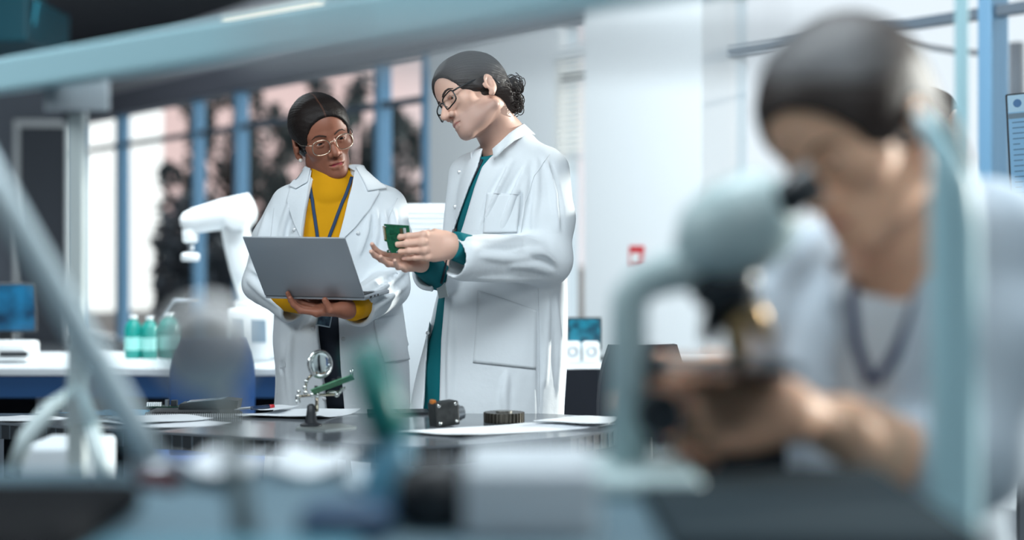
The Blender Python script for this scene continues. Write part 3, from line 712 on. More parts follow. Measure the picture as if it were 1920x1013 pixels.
# little board with white connectors, left on the notebook
cbd = empty('connector_board', T(300, 774, .012), 'small bare board with white connectors on the notebook\'s left end', 'circuit board')
y0 = T(300, 774)[1]+.008; xa, xb = P(272, 0, y0)[0], P(334, 0, y0)[0]; z0 = TZ+.0125
MB().box2((xa, y0, z0), (xb, y0+.05, z0+.002)).build('board', mat('board_dark_green', (20, 60, 48), .4), cbd)
for k in range(7): MB().box2((xa+.003+k*.0055, y0+.004, z0+.002), (xa+.0075+k*.0055, y0+.016, z0+.0125), .001).build('connector', M_WPL, cbd)
MB().lathe((xa+.054, y0+.014, z0+.002), [(.006, 0), (.006, .016), (.005, .017)], 16).build('capacitor', M_STEEL, cbd, smooth=True, angle=40)
MB().box2((xa+.064, y0+.01, z0+.002), (xa+.079, y0+.03, z0+.017), .001).build('transformer', M_DARK, cbd)
# screwdriver
sd = empty('screwdriver', T(492, 777, .012), 'slim dark screwdriver with a red end lying on the sheets', 'screwdriver')
a, b = T(470, 778, .0165), T(514, 774, .0165); u = unit(b-a)
MB().tube([a, a+u*.004, b-u*.016], [.003, .0052, .0055], 12).build('handle', mat('handle_navy', (28, 52, 84), .3), sd, smooth=True)
MB().tube([b-u*.017, b-u*.002, b], [.0055, .0055, .003], 12).build('end_cap', mat('cap_red', (190, 44, 52), .35), sd, smooth=True); MB().tube([a, a-u*.05], .0018, 8).build('blade', M_STEEL, sd, smooth=True)
# black flat folder behind the camera module
MBx = MB().prism([T(688, 772), T(800, 771), T(806, 778), T(690, 780)], V(0, 0, .006)); tag(thing(MBx.build('tablet_case', M_DARK)), 'dark flat tablet case at the table\'s far edge below the man\'s coat', 'tablet')
# helping-hand stand with magnifier
def helping_hand():
    c = T(588, 802); y = c[1]; q = lambda px, py, dy=0: P(px, py, y+dy)
    M_CHR = mat('chrome', (222, 224, 222), .14, metal=1.0); M_BRS = mat('warm_steel', (206, 192, 172), .2, metal=1.0)
    r = empty('helping_hand_stand', c, 'helping-hand stand with magnifying glass and clamped green board', 'stand')
    bp = MB().prism([T(554, 806), T(610, 809), T(668, 803), T(640, 797), T(572, 798)], V(0, 0, .004)); bp.build('base_plate', mat('cast_silver', (186, 194, 192), .3, metal=.7), r)
    MB().lathe(c+V(-.006, .0, .004), [(.026, 0), (.026, .004), (.015, .008), (.011, .030), (.009, .048), (.004, .052)], 20).build('foot', M_DARK, r, smooth=True, angle=50)
    MB().tube([q(594, 772, .005), q(594, 738, .005)], .0042, 12).build('post', M_BRS, r, smooth=True)
    MB().tube([q(580, 776), q(594, 774, .005)], .005, 10).build('post_joint', M_CHR, r, smooth=True)
    MB().tube([q(556, 744), q(590, 741), q(625, 740), q(636, 740)], .0030, 10).build('crossbar', M_BRS, r, smooth=True)
    def joint(px, py, rr=.0058): MB().lathe(q(px, py, -rr), [(rr*.6, 0), (rr, rr*.5), (rr, rr*1.5), (rr*.6, rr*2)], 16, axis=(0, 1, 0)).build('joint', M_CHR, r, smooth=True)
    for px, py, rr in ((594, 741, .0072), (585, 741, .006), (573, 737, .006), (558, 744, .0055), (560, 735, .0050), (631, 741, .0062), (571, 727, .0052), (574, 716, .0050)): joint(px, py, rr)
    MB().tube([q(556, 746), q(556, 757, -.01)], [.003, .001], 8).build('clip', M_CHR, r, smooth=True); MB().tube([q(561, 746), q(563, 756, .01)], [.003, .001], 8).build('clip', M_CHR, r, smooth=True)
    MB().tube([q(573, 738), q(574, 716), q(580, 708), q(586, 702)], .0030, 10).build('magnifier_arm', M_BRS, r, smooth=True)
    lc = q(600, 683); ax_ = unit((.60, -.78, .10)); u = unit(np.cross(ax_, (0, 0, 1.))); w = np.cross(u, ax_); tilt = RAD(-28)
    u2, w2 = u*math.cos(tilt)+w*math.sin(tilt), -u*math.sin(tilt)+w*math.cos(tilt)
    ring = [lc+.0312*(math.cos(k)*u2+math.sin(k)*w2) for k in np.linspace(0, 2*math.pi, 40, endpoint=False)]
    mg = MB().tube(ring, .0032, 10, closed=True).build('magnifier_ring', M_CHR, r, smooth=True)
    prof = [(.0298*math.cos(t), .0075*math.sin(t)) for t in np.linspace(-1.5, 1.5, 13)]
    gm = mat('lens_glass', (236, 246, 244), .0, trans=1.0, spec=.5); MB().lathe(lc, prof, 36, axis=ax_).build('magnifier_lens', gm, mg, smooth=True)
    # clamped board
    a, b = q(586, 736, -.012), q(662, 708, -.012); e = unit(b-a); up = unit((0, -.75, .35)); up = unit(up-e*(e@up)); n = np.cross(e, up); L = np.linalg.norm(b-a)
    MB().prism([a-up*.012, b-up*.012, b+up*.022, a+up*.022], n*.0018).build('clamped_board', mat('board_light_green', (84, 160, 116), .35, noise=(120, (60, 130, 92), .8)), r)
    for t_, hh in ((.10, .010), (.30, .008), (.52, .011), (.66, .011)): p = a+e*L*t_+up*.004; MB().box(p+V(0, 0, hh/2+.001), (.008, .006, hh), None, .001).build('chip', M_DARK, r)
    for t_ in (.93, .98): p = a+e*L*t_; MB().tube([p, p+V(0, 0, .022)], .0018, 6).build('pin', M_CHR, r, smooth=True)
    MB().tube([q(632, 740), q(642, 730), q(648, 727)], [.004, .0048, .003], 10).build('clip', M_CHR, r, smooth=True); MB().tube([q(612, 737), q(622, 735), q(640, 736)], [.002, .0035, .003], 10).build('clip', M_CHR, r, smooth=True)
helping_hand()
# camera module
cm = empty('camera_module', T(832, 799), 'dark square camera module with a side lens on the table', 'camera')
c = T(832, 799); y = c[1]; k = y/FPX; Rc = Rz(RAD(28)) @ Ry(RAD(-5)); cz = c+V(0, 0, .030)
MB().box(cz, (.062, .045, .058), Rc, .004).build('housing', mat('module_dark', (52, 54, 54), .45, noise=(70, (30, 34, 34), .8)), cm)
MB().lathe(cz+Rc @ V(.030, 0, -.004), [(.019, 0), (.019, .012), (.016, .013), (.016, .020), (.012, .021)], 24, axis=Rc @ V(1, 0, 0)).build('lens_barrel', M_STEEL, cm, smooth=True, angle=40)
for sx, sz in ((-.022, .022), (.022, .022), (-.022, -.020), (.022, -.020)): MB().lathe(cz+Rc @ V(sx, -.0225, sz), [(.0045, 0), (.0045, .002), (.002, .0025)], 12, axis=Rc @ V(0, -1, 0)).build('screw', mat('chrome', (222, 224, 222), .14, metal=1.0), cm, smooth=True)
for zz in (.012, -.006): MB().box(cz+Rc @ V(.031, -.016, zz), (.003, .005, .012), Rc).build('side_contact', mat('chrome', (222, 224, 222), .14, metal=1.0), cm)
MB().box(cz+Rc @ V(-.026, 0, .031), (.010, .018, .010), Rc, .002).build('amber_component', mat('amber', (206, 122, 48), .4), cm)
# gear
gr = empty('gear_wheel', T(945, 797), 'bronze grey gear wheel lying flat on the table', 'gear')
c = T(945, 792); NT = 30; ro, ri = .0500, .0445; prof = []
for i in range(NT):
    for da, rr in ((-.30, ri), (-.20, ro), (.20, ro), (.30, ri)): a = 2*math.pi*(i+da)/NT; prof.append(V(c[0]+rr*math.cos(a), c[1]+rr*math.sin(a), TZ+.001))
MB().prism(prof, V(0, 0, .0235)).build('toothed_ring', mat('gear_bronze', (96, 92, 84), .35, metal=.8), gr)
MB().lathe((c[0], c[1], TZ+.0246), [(.020, 0), (.020, .004), (.008, .0042)], 28).build('hub', mat('gear_hub', (150, 148, 142), .3, metal=.8), gr, smooth=True, angle=40)
# ================================================================ people: head and hand builders
EXC = {}
def sym(fn):
    for s in (-1, 1): fn(s)
def head_field(neck_to, neck_r=(.052, .056), jaw=1.0, nose=1.0, lips=1.0, h=.0021, lo=-.30):
    """head facing -y, eye line at z=0; neck_to: list of local points the neck runs through"""
    nk = np.array([np.asarray(q) for q in neck_to]); mn = np.minimum(nk.min(0)-.09, (-.105, -.14, -.14)); mx = np.maximum(nk.max(0)+.09, (.105, .13, .135))
    f = Field(mn, mx, h)
    f.put(ell((0, .010, .036), (.0755, .093, .083)))
    f.put(ell((0, -.036, .034), (.063, .056, .060)), .03)
    f.put(ell((0, -.042, -.034), (.054, .048, .062)), .03)
    def jw(s):
        f.put(cone((s*.050*jaw, .004, -.066), (s*.015*jaw, -.074, -.094), .0165, .0145), .034)
        f.put(ell((s*.043, -.058, -.020), (.020, .020, .018)), .022)
        f.put(cone((s*.012, -.0835, .0165), (s*.046, -.066, .020), .0105, .009), .014)
    sym(jw)
    f.put(ball((0, -.080, -.093), .0165*(.6+.4*jaw)), .018)
    f.put(ell((0, -.035, -.076), (.044*jaw, .046, .024)), .022)
    f.put(ell((0, -.079, -.062), (.027, .017, .023)), .014)
    def sock(s): f.sub(ell((s*.0315, -.104, .001), (.019, .018, .0125)), .014)
    sym(sock)
    f.put(cone((0, -.0835-.003*max(0, nose-1), .010), (0, -.107-.007*(nose-1), -.032), .0085, .0092), .010)
    f.put(cone((0, -.099-.009*max(0, nose-1), -.014), (0, -.1105-.011*(nose-1), -.0335), .0072, .0098), .006)
    def wing(s): f.put(ball((s*.0122*min(nose, 1.1), -.0990, -.0370), .0086), .007)
    sym(wing)
    def nostril(s): f.sub(ell((s*.0065*min(nose, 1.1), -.1055, -.0455), (.0036, .006, .0040)), .003)
    sym(nostril)
    f.sub(cone((0, -.1015, -.050), (0, -.102, -.058), .003, .0025), .004)
    def eye(s):
        f.put(ball((s*.0315, -.0735, -.001), .0138), .004)
        # upper lid rolls over the ball, lower lid below it
        chain(f, [(s*.0185, -.0835, .0025), (s*.026, -.0882, .0052), (s*.034, -.0875, .0050), (s*.0435, -.0785, -.0005)], [.0020, .0030, .0030, .0022], .004)
        chain(f, [(s*.0185, -.0835, -.0035), (s*.029, -.0872, -.0085), (s*.038, -.0835, -.0080), (s*.0435, -.0780, -.0035)], [.0016, .0022, .0022, .0018], .004)
        chain(f, [(s*.0205, -.0850, -.0012), (s*.0270, -.0872, -.0016), (s*.0345, -.0868, -.0020), (s*.0410, -.0825, -.0022)], [.0010, .0036, .0035, .0010], .0012, True)
    sym(eye)
    k = .0042
    ul = [(-.0245, -.0815, -.0668), (-.012, -.0935, -.0632), (-.004, -.0970, -.0612), (0, -.0966, -.0620), (.004, -.0970, -.0612), (.012, -.0935, -.0632), (.0245, -.0815, -.0668)]
    ll = [(-.0225, -.0820, -.0692), (-.010, -.0925, -.0740), (0, -.0948, -.0750), (.010, -.0925, -.0740), (.0225, -.0820, -.0692)]
    chain(f, ul, [.003, .0046*lips, .005*lips, .0045*lips, .005*lips, .0046*lips, .003], k)
    chain(f, ll, [.003, .0058*lips, .0066*lips, .0058*lips, .003], k)
    chain(f, [(-.0255, -.0835, -.0675), (-.012, -.0985, -.0678), (0, -.1022, -.0670), (.012, -.0985, -.0678), (.0255, -.0835, -.0675)], [.0010, .0022, .0022, .0022, .0010], .003, True)
    def ear(s):
        R = Rz(s*RAD(22)) @ Rx(RAD(-14))
        f.put(ell((s*.0785, .014, -.012), (.0085, .0195, .0315), R), .006)
        f.put(ball((s*.0755, .004, -.041), .0082), .007)
        f.sub(ell((s*.0885, .008, -.012), (.0075, .0105, .0180), R), .004)
        f.sub(ell((s*.0890, .018, .004), (.0055, .0075, .0120), R), .004)
        f.put(cone((s*.0785, -.004, -.020), (s*.077, -.006, -.010), .004, .004), .005)
    sym(ear)
    chain(f, [np.array((0, .026, -.045))]+[np.asarray(q) for q in neck_to], [.050]+list(neck_r)+[neck_r[-1]]*(len(neck_to)-len(neck_r)), .022)
    v, q = f.mesh(1)
    lipd = np.full(len(v), 1.0)
    for ch, r in ((ul, .0052), (ll, .0062)):
        for a, b in zip(ch[:-1], ch[1:]):
            a = np.array(a); b = np.array(b); t = np.clip(((v-a)@(b-a))/((b-a)@(b-a)), 0, 1); lipd = np.minimum(lipd, np.linalg.norm(v-a-t[:, None]*(b-a), axis=1)-r*lips*(1-.55*np.clip((np.abs(v[:, 0])-.010)/.014, 0, 1)))
    return v, q, np.clip(.5-lipd/.0016, 0, 1)
def hair_field(h=.0024, grow=.0085, line=((0, -.105, -.012), (.072, .075, .086)), back=.010, strand=.0004, sfreq=70, temple=.0):
    f = Field((-.105, -.13, -.12), (.105, .15, .15), h)
    f.put(ell((0, .012, .036), (.0755+grow, .093+grow, .083+grow)))
    f.put(ell((0, -.034, .036), (.063+grow*.8, .056+grow*.7, .062+grow)), .03)
    f.put(ell((0, .055, -.020), (.060, .052, .055)), .03)
    f.sub(ell(*line), .008)
    f.sub(slab((-.2, -.2, -.3), (.2, -.015, -.020), 0, 0, 0), .012)
    f.sub(slab((-.2, -.2, -.3), (.2, .3, -.070), 0, 0, 0), .02)
    def rg(s): f.sub(ell((s*.090, .000, -.034), (.03, .026, .046)), .006)
    sym(rg)
    f.warp(lambda x, y, z: strand*np.sin(sfreq*np.arctan2(x, z-.02+.4*y)+14*wob(x, y, z, 9, 3))*np.ones_like(y)+.0007*wob(x, y, z, 230, 9))
    return f
def place(v, R, pos, s=1.0): return (np.asarray(v)*s) @ R.T+np.asarray(pos)
def to_local(p, R, pos, s=1.0): return (R.T @ (np.asarray(p)-np.asarray(pos)))/s
def hand_field(curls, spread=(8, 2, -4, -10), thumb=((.020, .026, -.012), (.052, .046, -.030), (.080, .050, -.034)), fore=(-.20, .0, .0), fore_r=.040, s=1.0, h=.0016, palm_t=1.0):
    """fingers along +x, thumb side +y, back of the hand +z. curls: 4 x (knuckle, middle, tip) degrees towards the palm"""
    f = Field((fore[0]-.05, -.085, -.11), (.215, .10, .075), h)
    kn = [(.090, .030, 0), (.094, .009, .002), (.089, -.012, .001), (.080, -.031, -.003)]
    wr = [(.006, .017, -.002), (.004, .006, 0), (.004, -.006, 0), (.006, -.017, -.002)]
    for a, b in zip(wr, kn): f.put(cone(a, b, .0145*palm_t, .0105), .016)
    f.put(ell((.045, -.002, -.006), (.042, .034, .013)), .014)
    f.put(cone((.015, .018, -.010), (.052, .036, -.014), .015, .012), .014)
    f.put(cone((.015, -.020, -.010), (.060, -.030, -.010), .013, .011), .012)
    L = [(.044, .026, .021), (.049, .030, .022), (.045, .028, .022), (.035, .022, .019)]
    Rr = [(.0098, .0086, .0078, .0064), (.0100, .0088, .0079, .0066), (.0094, .0084, .0075, .0062), (.0084, .0074, .0066, .0055)]
    nails = []
    for i in range(4):
        p = np.array(kn[i]); az = RAD(spread[i]); d = np.array((math.cos(az), math.sin(az), 0)); up = np.array((0, 0, 1.)); a = 0
        pts = [p]
        for j in range(3):
            a += RAD(curls[i][j]); dd = d*math.cos(a)-up*math.sin(a); p = p+dd*L[i][j]; pts.append(p)
        for j in range(3): f.put(cone(pts[j], pts[j+1], Rr[i][j], Rr[i][j+1]), .004 if j else .007)
        f.put(ball(pts[0]+np.array((-.002, 0, .003)), .0098), .006)
        f.put(ball(pts[1], Rr[i][1]*1.07), .003)
        nails.append((pts[3]-dd*.004+(d*math.sin(a)+up*math.cos(a))*Rr[i][3]*.8, dd))
    T = [np.array(q) for q in thumb]
    f.put(cone(T[0], T[1], .0150, .0112), .012); f.put(cone(T[1], T[2], .0108, .0082), .004)
    nails.append((T[2]+np.array((0, .003, .006)), unit(T[2]-T[1])))
    f.put(cone((.008, 0, -.001), fore, .024, fore_r), .022)
    v, q = f.mesh(1)
    nm = np.zeros(len(v))
    for c, dd in nails: nm = np.maximum(nm, np.clip(1.5-np.linalg.norm((v-c), axis=1)/.0050, 0, 1))
    return v*s, q, nm
def frame3(X, N, side):
    """hand axes: X along the fingers, N out of the back of the hand, side=+1 when N x X points to the thumb"""
    X = unit(X); N = unit(np.asarray(N, float)-X*np.dot(N, X)); Y = np.cross(N, X)*side
    return np.stack([X, Y, N], 1)
def fix_winding(q, R):
    return q if np.linalg.det(R) > 0 else q[:, ::-1]
def glasses(parent, R, pos, s, lw, lh, wire, m_rim, m_lens, power=2.0, zoff=-.004, yoff=-.1085, gap=.011, bow=.09, temple_r=None):
    mb = MB(); rims = []
    for sd in (-1, 1):
        cx = sd*(gap+lw/2); pts = []
        for k in range(40):
            a = 2*math.pi*k/40; c, sn = math.cos(a), math.sin(a)
            x = cx+lw/2*math.copysign(abs(c)**(2/power), c); z = zoff+lh/2*math.copysign(abs(sn)**(2/power), sn)*(1.0 if sn > 0 else .97)
            y = yoff+bow*abs(x)*abs(x)*3.2
            pts.append(place((x, y, z), R, pos, s))
        mb.tube(pts, wire, 8, closed=True); rims.append(pts)
        t = temple_r or wire
        e = sd*(gap+lw); tp = [(e*.985, yoff+bow*e*e*3.2, zoff+lh*.28), (e+sd*.006, yoff+bow*e*e*3.2+.012, zoff+lh*.30), (sd*.0765, -.055, zoff+.012), (sd*.0800, -.010, .010), (sd*.0800, .012, .010), (sd*.0790, .030, -.004), (sd*.077, .040, -.022)]
        mb.tube([place(q, R, pos, s) for q in tp], t, 8)
    br = [(-gap-.001, yoff+.001, zoff+.006), (-gap*.5, yoff-.003, zoff+.011), (gap*.5, yoff-.003, zoff+.011), (gap+.001, yoff+.001, zoff+.006)]
    mb.tube([place(q, R, pos, s) for q in br], wire, 8)
    for sd in (-1, 1):
        mb.tube([place(q, R, pos, s) for q in ((sd*(gap+.001), yoff+.001, zoff-.004), (sd*(gap-.001), yoff+.010, zoff-.010))], wire*.7, 6)
    g = mb.build('eyeglasses', m_rim, parent, smooth=True)
    for pts in rims:
        c = np.mean(pts, 0); n = unit(np.cross(pts[0]-c, pts[10]-c))
        lb = MB(); lb.add([c+n*.0004]+[p+n*.0003 for p in pts]+[c-n*.0004]+[p-n*.0003 for p in pts],
                          [(0, 1+i, 1+(i+1) % 40) for i in range(40)]+[(41, 42+(i+1) % 40, 42+i) for i in range(40)])
        lb.build('lens', m_lens, g, smooth=True)
    return g
def eyes(parent, R, pos, s, look=(0, 0), m_eye=None):
    for sd in (-1, 1):
        f = Field((-.016,)*3, (.016,)*3, .0012); f.put(ball((0, 0, 0), .0130)); v, q = f.mesh(0)
        g = np.array((math.sin(RAD(look[0])), -math.cos(RAD(look[0]))*math.cos(RAD(look[1])), math.sin(RAD(look[1])))); an = np.degrees(np.arccos(np.clip((v/np.linalg.norm(v, axis=1)[:, None])@unit(g), -1, 1)))
        w = place(v+np.array((sd*.0315, -.0732, -.001)), R, pos, s)
        link('eye', mesh_data('eye', [(w, q)], {'iris': np.clip((30-an)/3, 0, 1), 'pupil': np.clip((13-an)/3, 0, 1)}), m_eye, parent)
def brows(parent, dr_parts, R, pos, s, m, th=.0022, lift=.0, drop=.0):
    t = bvh(dr_parts)
    for sd in (-1, 1):
        mb = MB(); pts = []
        for x, z in ((.012, .0165), (.020, .0205), (.030, .0235), (.040, .0225), (.050, .0150)):
            o = Vector(place((sd*x, -.20, z+lift), R, pos, s)); d = Vector(R @ np.array((0, 1, 0))); loc, n, i, ds = t.ray_cast(o, d)
            if loc is not None: pts.append(np.array(loc)-np.array(d)*.0006)
        mb.tube(pts, [th*.75, th, th, th*.8, th*.3][:len(pts)], 8, flat=(R @ np.array((0, 0, 1.)), 1.0))
        mb.build('eyebrow', m, parent, smooth=True)
# ================================================================ woman with the laptop
M_EYE_D = attr_mat('eye_dark_brown', (225, 218, 210), [('iris', (46, 28, 20)), ('pupil', (10, 8, 8))], rough=.15, spec=.6)
M_SKIN_B = attr_mat('skin_deep_brown', (150, 95, 74), [('lip', (170, 52, 72)), ('nail', (176, 120, 104))], rough=.48, sub=.06, bump=(420, .08, .0006))
M_HAIR = attr_mat('hair_black', (32, 25, 23), [('parting', (118, 78, 62))], rough=.55, bump=(260, .5, .0012), spec=.25)
M_COAT = mat('white_cotton_drill', (226, 231, 235), rough=.85, bump=(38, .3, .005), spec=.25)
M_SEAM = mat('coat_seam', (206, 210, 214), rough=.9)
M_SNAP = mat('snap_button', (226, 228, 230), rough=.25, metal=.3)
M_MUSTARD = mat('mustard_knit', (214, 152, 14), rough=.85, bump=(900, .5, .0012), aniso=(1, 1, .15), spec=.2)
M_NAVY = mat('dark_navy_cloth', (22, 30, 44), rough=.85, bump=(120, .2, .002))
M_SHOE = mat('black_leather', (24, 24, 26), rough=.45)
M_GOLD = mat('gold_wire', (238, 216, 192), rough=.22, metal=1.0)
M_LENS = glass_mat('spectacle_lens', (251, 252, 252), .010, .01)
M_LANYARD = mat('lanyard_blue', (22, 58, 96), rough=.7)
M_BADGE = mat('badge_sleeve', (58, 92, 112), rough=.15, coat=.6)
DW = 4.85
def W(px, py, dy=0.0): return P(px, py, DW+dy)
def pxr(d): return d/FPX
woman = empty('person', (P(640, 0, DW)[0], DW, 0), 'woman in white lab coat and mustard turtleneck holding an open laptop', 'person')
def build_woman():
    # ---- head
    R = Ry(RAD(-17.5)) @ Rz(RAD(19)) @ Rx(RAD(16.5)); s = .985
    pos = W(603.5, 257, -.01)
    nb = [to_local(W(618, 338, .01), R, pos, s), to_local(W(624, 372, .03), R, pos, s), to_local(W(628, 400, .03), R, pos, s)]
    hv, hq, lip = head_field(nb, (.046, .050, .075), jaw=.88, nose=1.08, lips=1.22)
    hv = place(hv, R, pos, s)
    # ---- left hand under the laptop, thumb forward
    w0 = W(657, 581, -.375); X = np.array((-.95, .06, .02)); RH = frame3(X, (0.0, .30, -1), -1)
    if (RH[:, 1] @ np.array((0, -1, 0))) < 0: RH[:, 1] *= -1
    E = W(728, 549, -.06)
    hl, ql, nl = hand_field([(8, 34, 24), (10, 34, 24), (14, 25, 20), (12, 20, 16)], spread=(6, 2, -4, -12),
                            thumb=((.020, .026, -.008), (.046, .050, -.014), (.062, .050, -.044)), fore=tuple((RH.T @ (w0+unit(E-w0)*.16-w0))), fore_r=.034, s=.93)
    ql = fix_winding(ql, RH); hl = hl @ RH.T+w0
    # ---- right hand, further back under the laptop
    w1 = W(564, 568, -.22); X1 = np.array((.80, -.10, .0)); RH1 = frame3(X1, (0, .2, -1), 1)
    if (RH1[:, 1] @ np.array((0, -1, 0))) < 0: RH1[:, 1] *= -1
    E1 = W(489, 535, -.02)
    h2, q2, n2 = hand_field([(15, 20, 15)]*4, fore=tuple((RH1.T @ (unit(E1-w1)*.16))), fore_r=.034, s=.93, h=.0022)
    q2 = fix_winding(q2, RH1); h2 = h2 @ RH1.T+w1
    # ---- hidden torso and legs, coarse
    f = Field((-.85, 4.5, .0), (-.10, 5.2, 1.5), .012); cx = P(640, 0, DW)[0]
    f.put(ell((cx, DW+.01, 1.20), (.14, .085, .20))); f.put(ell((cx, DW+.01, .92), (.15, .10, .16)), .05)
    for sd in (-1, 1): f.put(cone((cx+sd*.085, DW, .85), (cx+sd*.085, DW+.01, .47), .075, .052), .03); f.put(cone((cx+sd*.085, DW+.01, .47), (cx+sd*.09, DW+.03, .08), .050, .034), .02)
    f.put(cone(W(550, 392, .01), E1, .042, .038), .03); f.put(cone(W(722, 396, .01), E, .042, .038), .03)
    f.put(cone(E1, w1+unit(E1-w1)*.06, .042, .03), .02); f.put(cone(E, w0+unit(E-w0)*.06, .042, .03), .02)
    tv, tq = f.mesh(1)
    parts = [(hv, hq), (hl, ql), (h2, q2), (tv, tq)]
    z = lambda a: np.zeros(len(a))
    body = link('body', mesh_data('body', parts, {'lip': np.r_[lip, z(hl), z(h2), z(tv)], 'nail': np.r_[z(hv), nl, n2, z(tv)]}), M_SKIN_B, woman)
    eyes(woman, R, pos, s, (6, -12), M_EYE_D)
    brows(woman, [(hv, hq)], R, pos, s, mat('eyebrow_dark', (64, 42, 34), .9), .0022)
    # ---- hair parted in the middle, low knot behind
    hf = hair_field(grow=.009, line=((0, -.116, -.020), (.086, .080, .094)))
    hf.put(ell((0, .118, -.012), (.042, .034, .038)), .012)
    chain(hf, [(0, -.105, .075), (0, -.090, .105), (0, -.05, .128), (0, 0, .138), (0, .05, .132)], [.0030]*5, .002, True)
    v, q = hf.mesh(1); link('hair', mesh_data('hair', [(place(v, R, pos, s), q)], {'parting': np.clip(1.6-np.abs(v[:, 0]+.0012*np.sin(90*v[:, 1]))/.0016, 0, 1)*(v[:, 2] > .06)*(v[:, 1] < .02)*.4}), M_HAIR, woman)
    glasses(woman, R, pos, s, .050, .042, .0014, M_GOLD, M_LENS, power=2.5, zoff=-.009, yoff=-.106, bow=.6, gap=.0095, temple_r=.0011)
    e = MB(); pe = place((-.0775, -.006, -.047), R, pos, s); b = bmesh.new(); bmesh.ops.create_uvsphere(b, u_segments=16, v_segments=10, radius=.0056)
    b.verts.index_update(); e.add([np.array(q.co)+pe for q in b.verts], [tuple(x.index for x in fc.verts) for fc in b.faces]); b.free()
    e.build('earring', mat('pearl', (236, 230, 220), .2, coat=.5), woman, smooth=True)
    # ---- lab coat
    rows = [(308, 575, 677, .074, .03), (328, 566, 690, .080, .025), (344, 556, 714, .086, .02), (362, 535, 735, .098, .015), (385, 528, 745, .110, .01), (445, 528, 745, .118, 0), (510, 522, 750, .112, 0), (560, 515, 752, .112, 0),
            (640, 508, 766, .132, 0), (690, 514, 770, .140, 0), (770, 511, 774, .150, 0), (905, 500, 785, .165, 0)]
    st = [(CAMZ-(py-450)*pxr(DW), ((l+r)/2-960)*pxr(DW), DW+cy, (r-l)/2*pxr(DW), ry) for py, l, r, ry, cy in rows]
    f = Field((-.88, 4.42, .50), (-.16, 5.12, 1.48), .0042)
    f.put(loft(st, 2.3))
    SR, SL = W(545, 385, .01), W(727, 389, .01)
    ER, EL = W(489, 533, -.03), W(730, 538, -.06)
    CR, CL = W(546, 579, -.14), W(671, 579, -.29)
    f.put(cone(SR, W(512, 450, -.01), .056, .055), .035); f.put(cone(W(512, 450, -.01), ER, .056, .050), .02); f.put(cone(ER, CR, .050, .040), .018)
    f.put(cone(SL, W(733, 450, -.03), .056, .055), .035); f.put(cone(W(733, 450, -.03), EL, .056, .054), .02); f.put(cone(EL, CL, .056, .047), .018)
    # skirt folds grow towards the hem
    f.warp(lambda x, y, z: np.clip((1.14-z)/.5, 0, 1)*.009*np.sin(34*x+7*np.sin(9*x)+2.2*z+1.0)*np.ones_like(y) + .0030*wob(x, y, z*.6, 26, 5)+.0014*wob(x*1.6, y, z*.6, 62, 8))
    pv, pq = f.mesh(1); dr = Drape([(pv, pq)])
    for pts, r in (([(466, 500), (490, 522), (520, 548), (546, 560)], .008), ([(464, 524), (496, 552), (530, 578)], .007), ([(480, 480), (510, 500), (530, 535)], .007), ([(500, 400), (488, 450), (470, 490)], .006),
                   ([(548, 368), (532, 420), (522, 470)], .006), ([(688, 560), (718, 540), (745, 520), (764, 495)], .009), ([(684, 592), (722, 562), (764, 534)], .008), ([(690, 535), (718, 520), (745, 508)], .007),
                   ([(738, 395), (746, 440), (756, 480)], .007), ([(720, 400), (728, 440), (735, 500)], .006), ([(672, 480), (688, 445), (694, 405)], .007), ([(700, 470), (708, 430), (704, 395)], .005), ([(545, 630), (540, 690), (548, 770)], .006), ([(692, 640), (702, 700), (712, 780)], .006)): crease_on(f, dr, pts, r)
    for pts, r in (([(470, 512), (500, 538), (535, 562)], .007), ([(690, 576), (725, 552), (765, 516)], .008), ([(690, 548), (716, 532), (745, 514)], .006), ([(746, 400), (754, 440), (764, 475)], .005), ([(556, 368), (542, 420), (532, 470)], .005), ([(680, 480), (697, 440), (700, 400)], .005), ([(508, 676), (518, 694), (532, 700)], .006)): crease_on(f, dr, pts, r, True, .008)
    # opening at the front, down to the hem
    op = [(585, 322), (579, 350), (571, 400), (566, 445), (580, 520), (592, 575), (597, 630), (606, 700), (614, 768), (624, 920),
          (668, 920), (648, 768), (640, 690), (636, 620), (633, 585), (628, 530), (634, 450), (650, 400), (662, 350), (664, 322), (625, 300)]
    k = pxr(DW-.115)
    f.sub(extr([((a-960)*k, CAMZ-(b-450)*k) for a, b in op], 4.40, 4.82), .004)
    f.sub(loft([(.40, cx, DW, .155, .12), (.80, cx, DW, .150, .11), (.95, cx, DW, .08, .06)], 2.3), .01)   # hollow skirt
    f.sub(cone(W(618, 310, .0), W(624, 362, .015), .064, .070), .004)
    for c0, e0, r in ((CR, ER, .031), (CL, EL, .037)):
        u = unit(c0-e0); f.sub(cyl(c0+u*.012, c0+u*.09, .070), .002); f.sub(cone(c0+u*.05, c0-u*.035, r, r*.95), .003)
    cv, cq = f.mesh(1)
    coat = link('lab_coat', mesh_data('lab_coat', [(cv, cq)]), M_COAT, woman)
    # lapels and collar
    dr.patch([(583, 318), (560, 337), (545, 352), (538, 378), (553, 420), (565, 446)], [(586, 322), (581, 350), (576, 380), (571, 405), (567, 430), (566, 446)], 30, 12, .005, .003).build('lapel', M_COAT, coat, smooth=True)
    dr.patch([(664, 322), (660, 350), (652, 380), (645, 410), (637, 440), (634, 452)], [(666, 316), (690, 340), (712, 362), (697, 388), (668, 425), (640, 452)], 30, 12, .005, .003).build('lapel', M_COAT, coat, smooth=True)
    dr.patch([(577, 314), (560, 335), (543, 353)], [(586, 318), (579, 345), (557, 358)], 14, 8, .009, .003).build('collar', M_COAT, coat, smooth=True)
    dr.patch([(664, 316), (680, 345), (688, 362)], [(672, 312), (700, 338), (724, 357)], 14, 8, .009, .003).build('collar', M_COAT, coat, smooth=True)
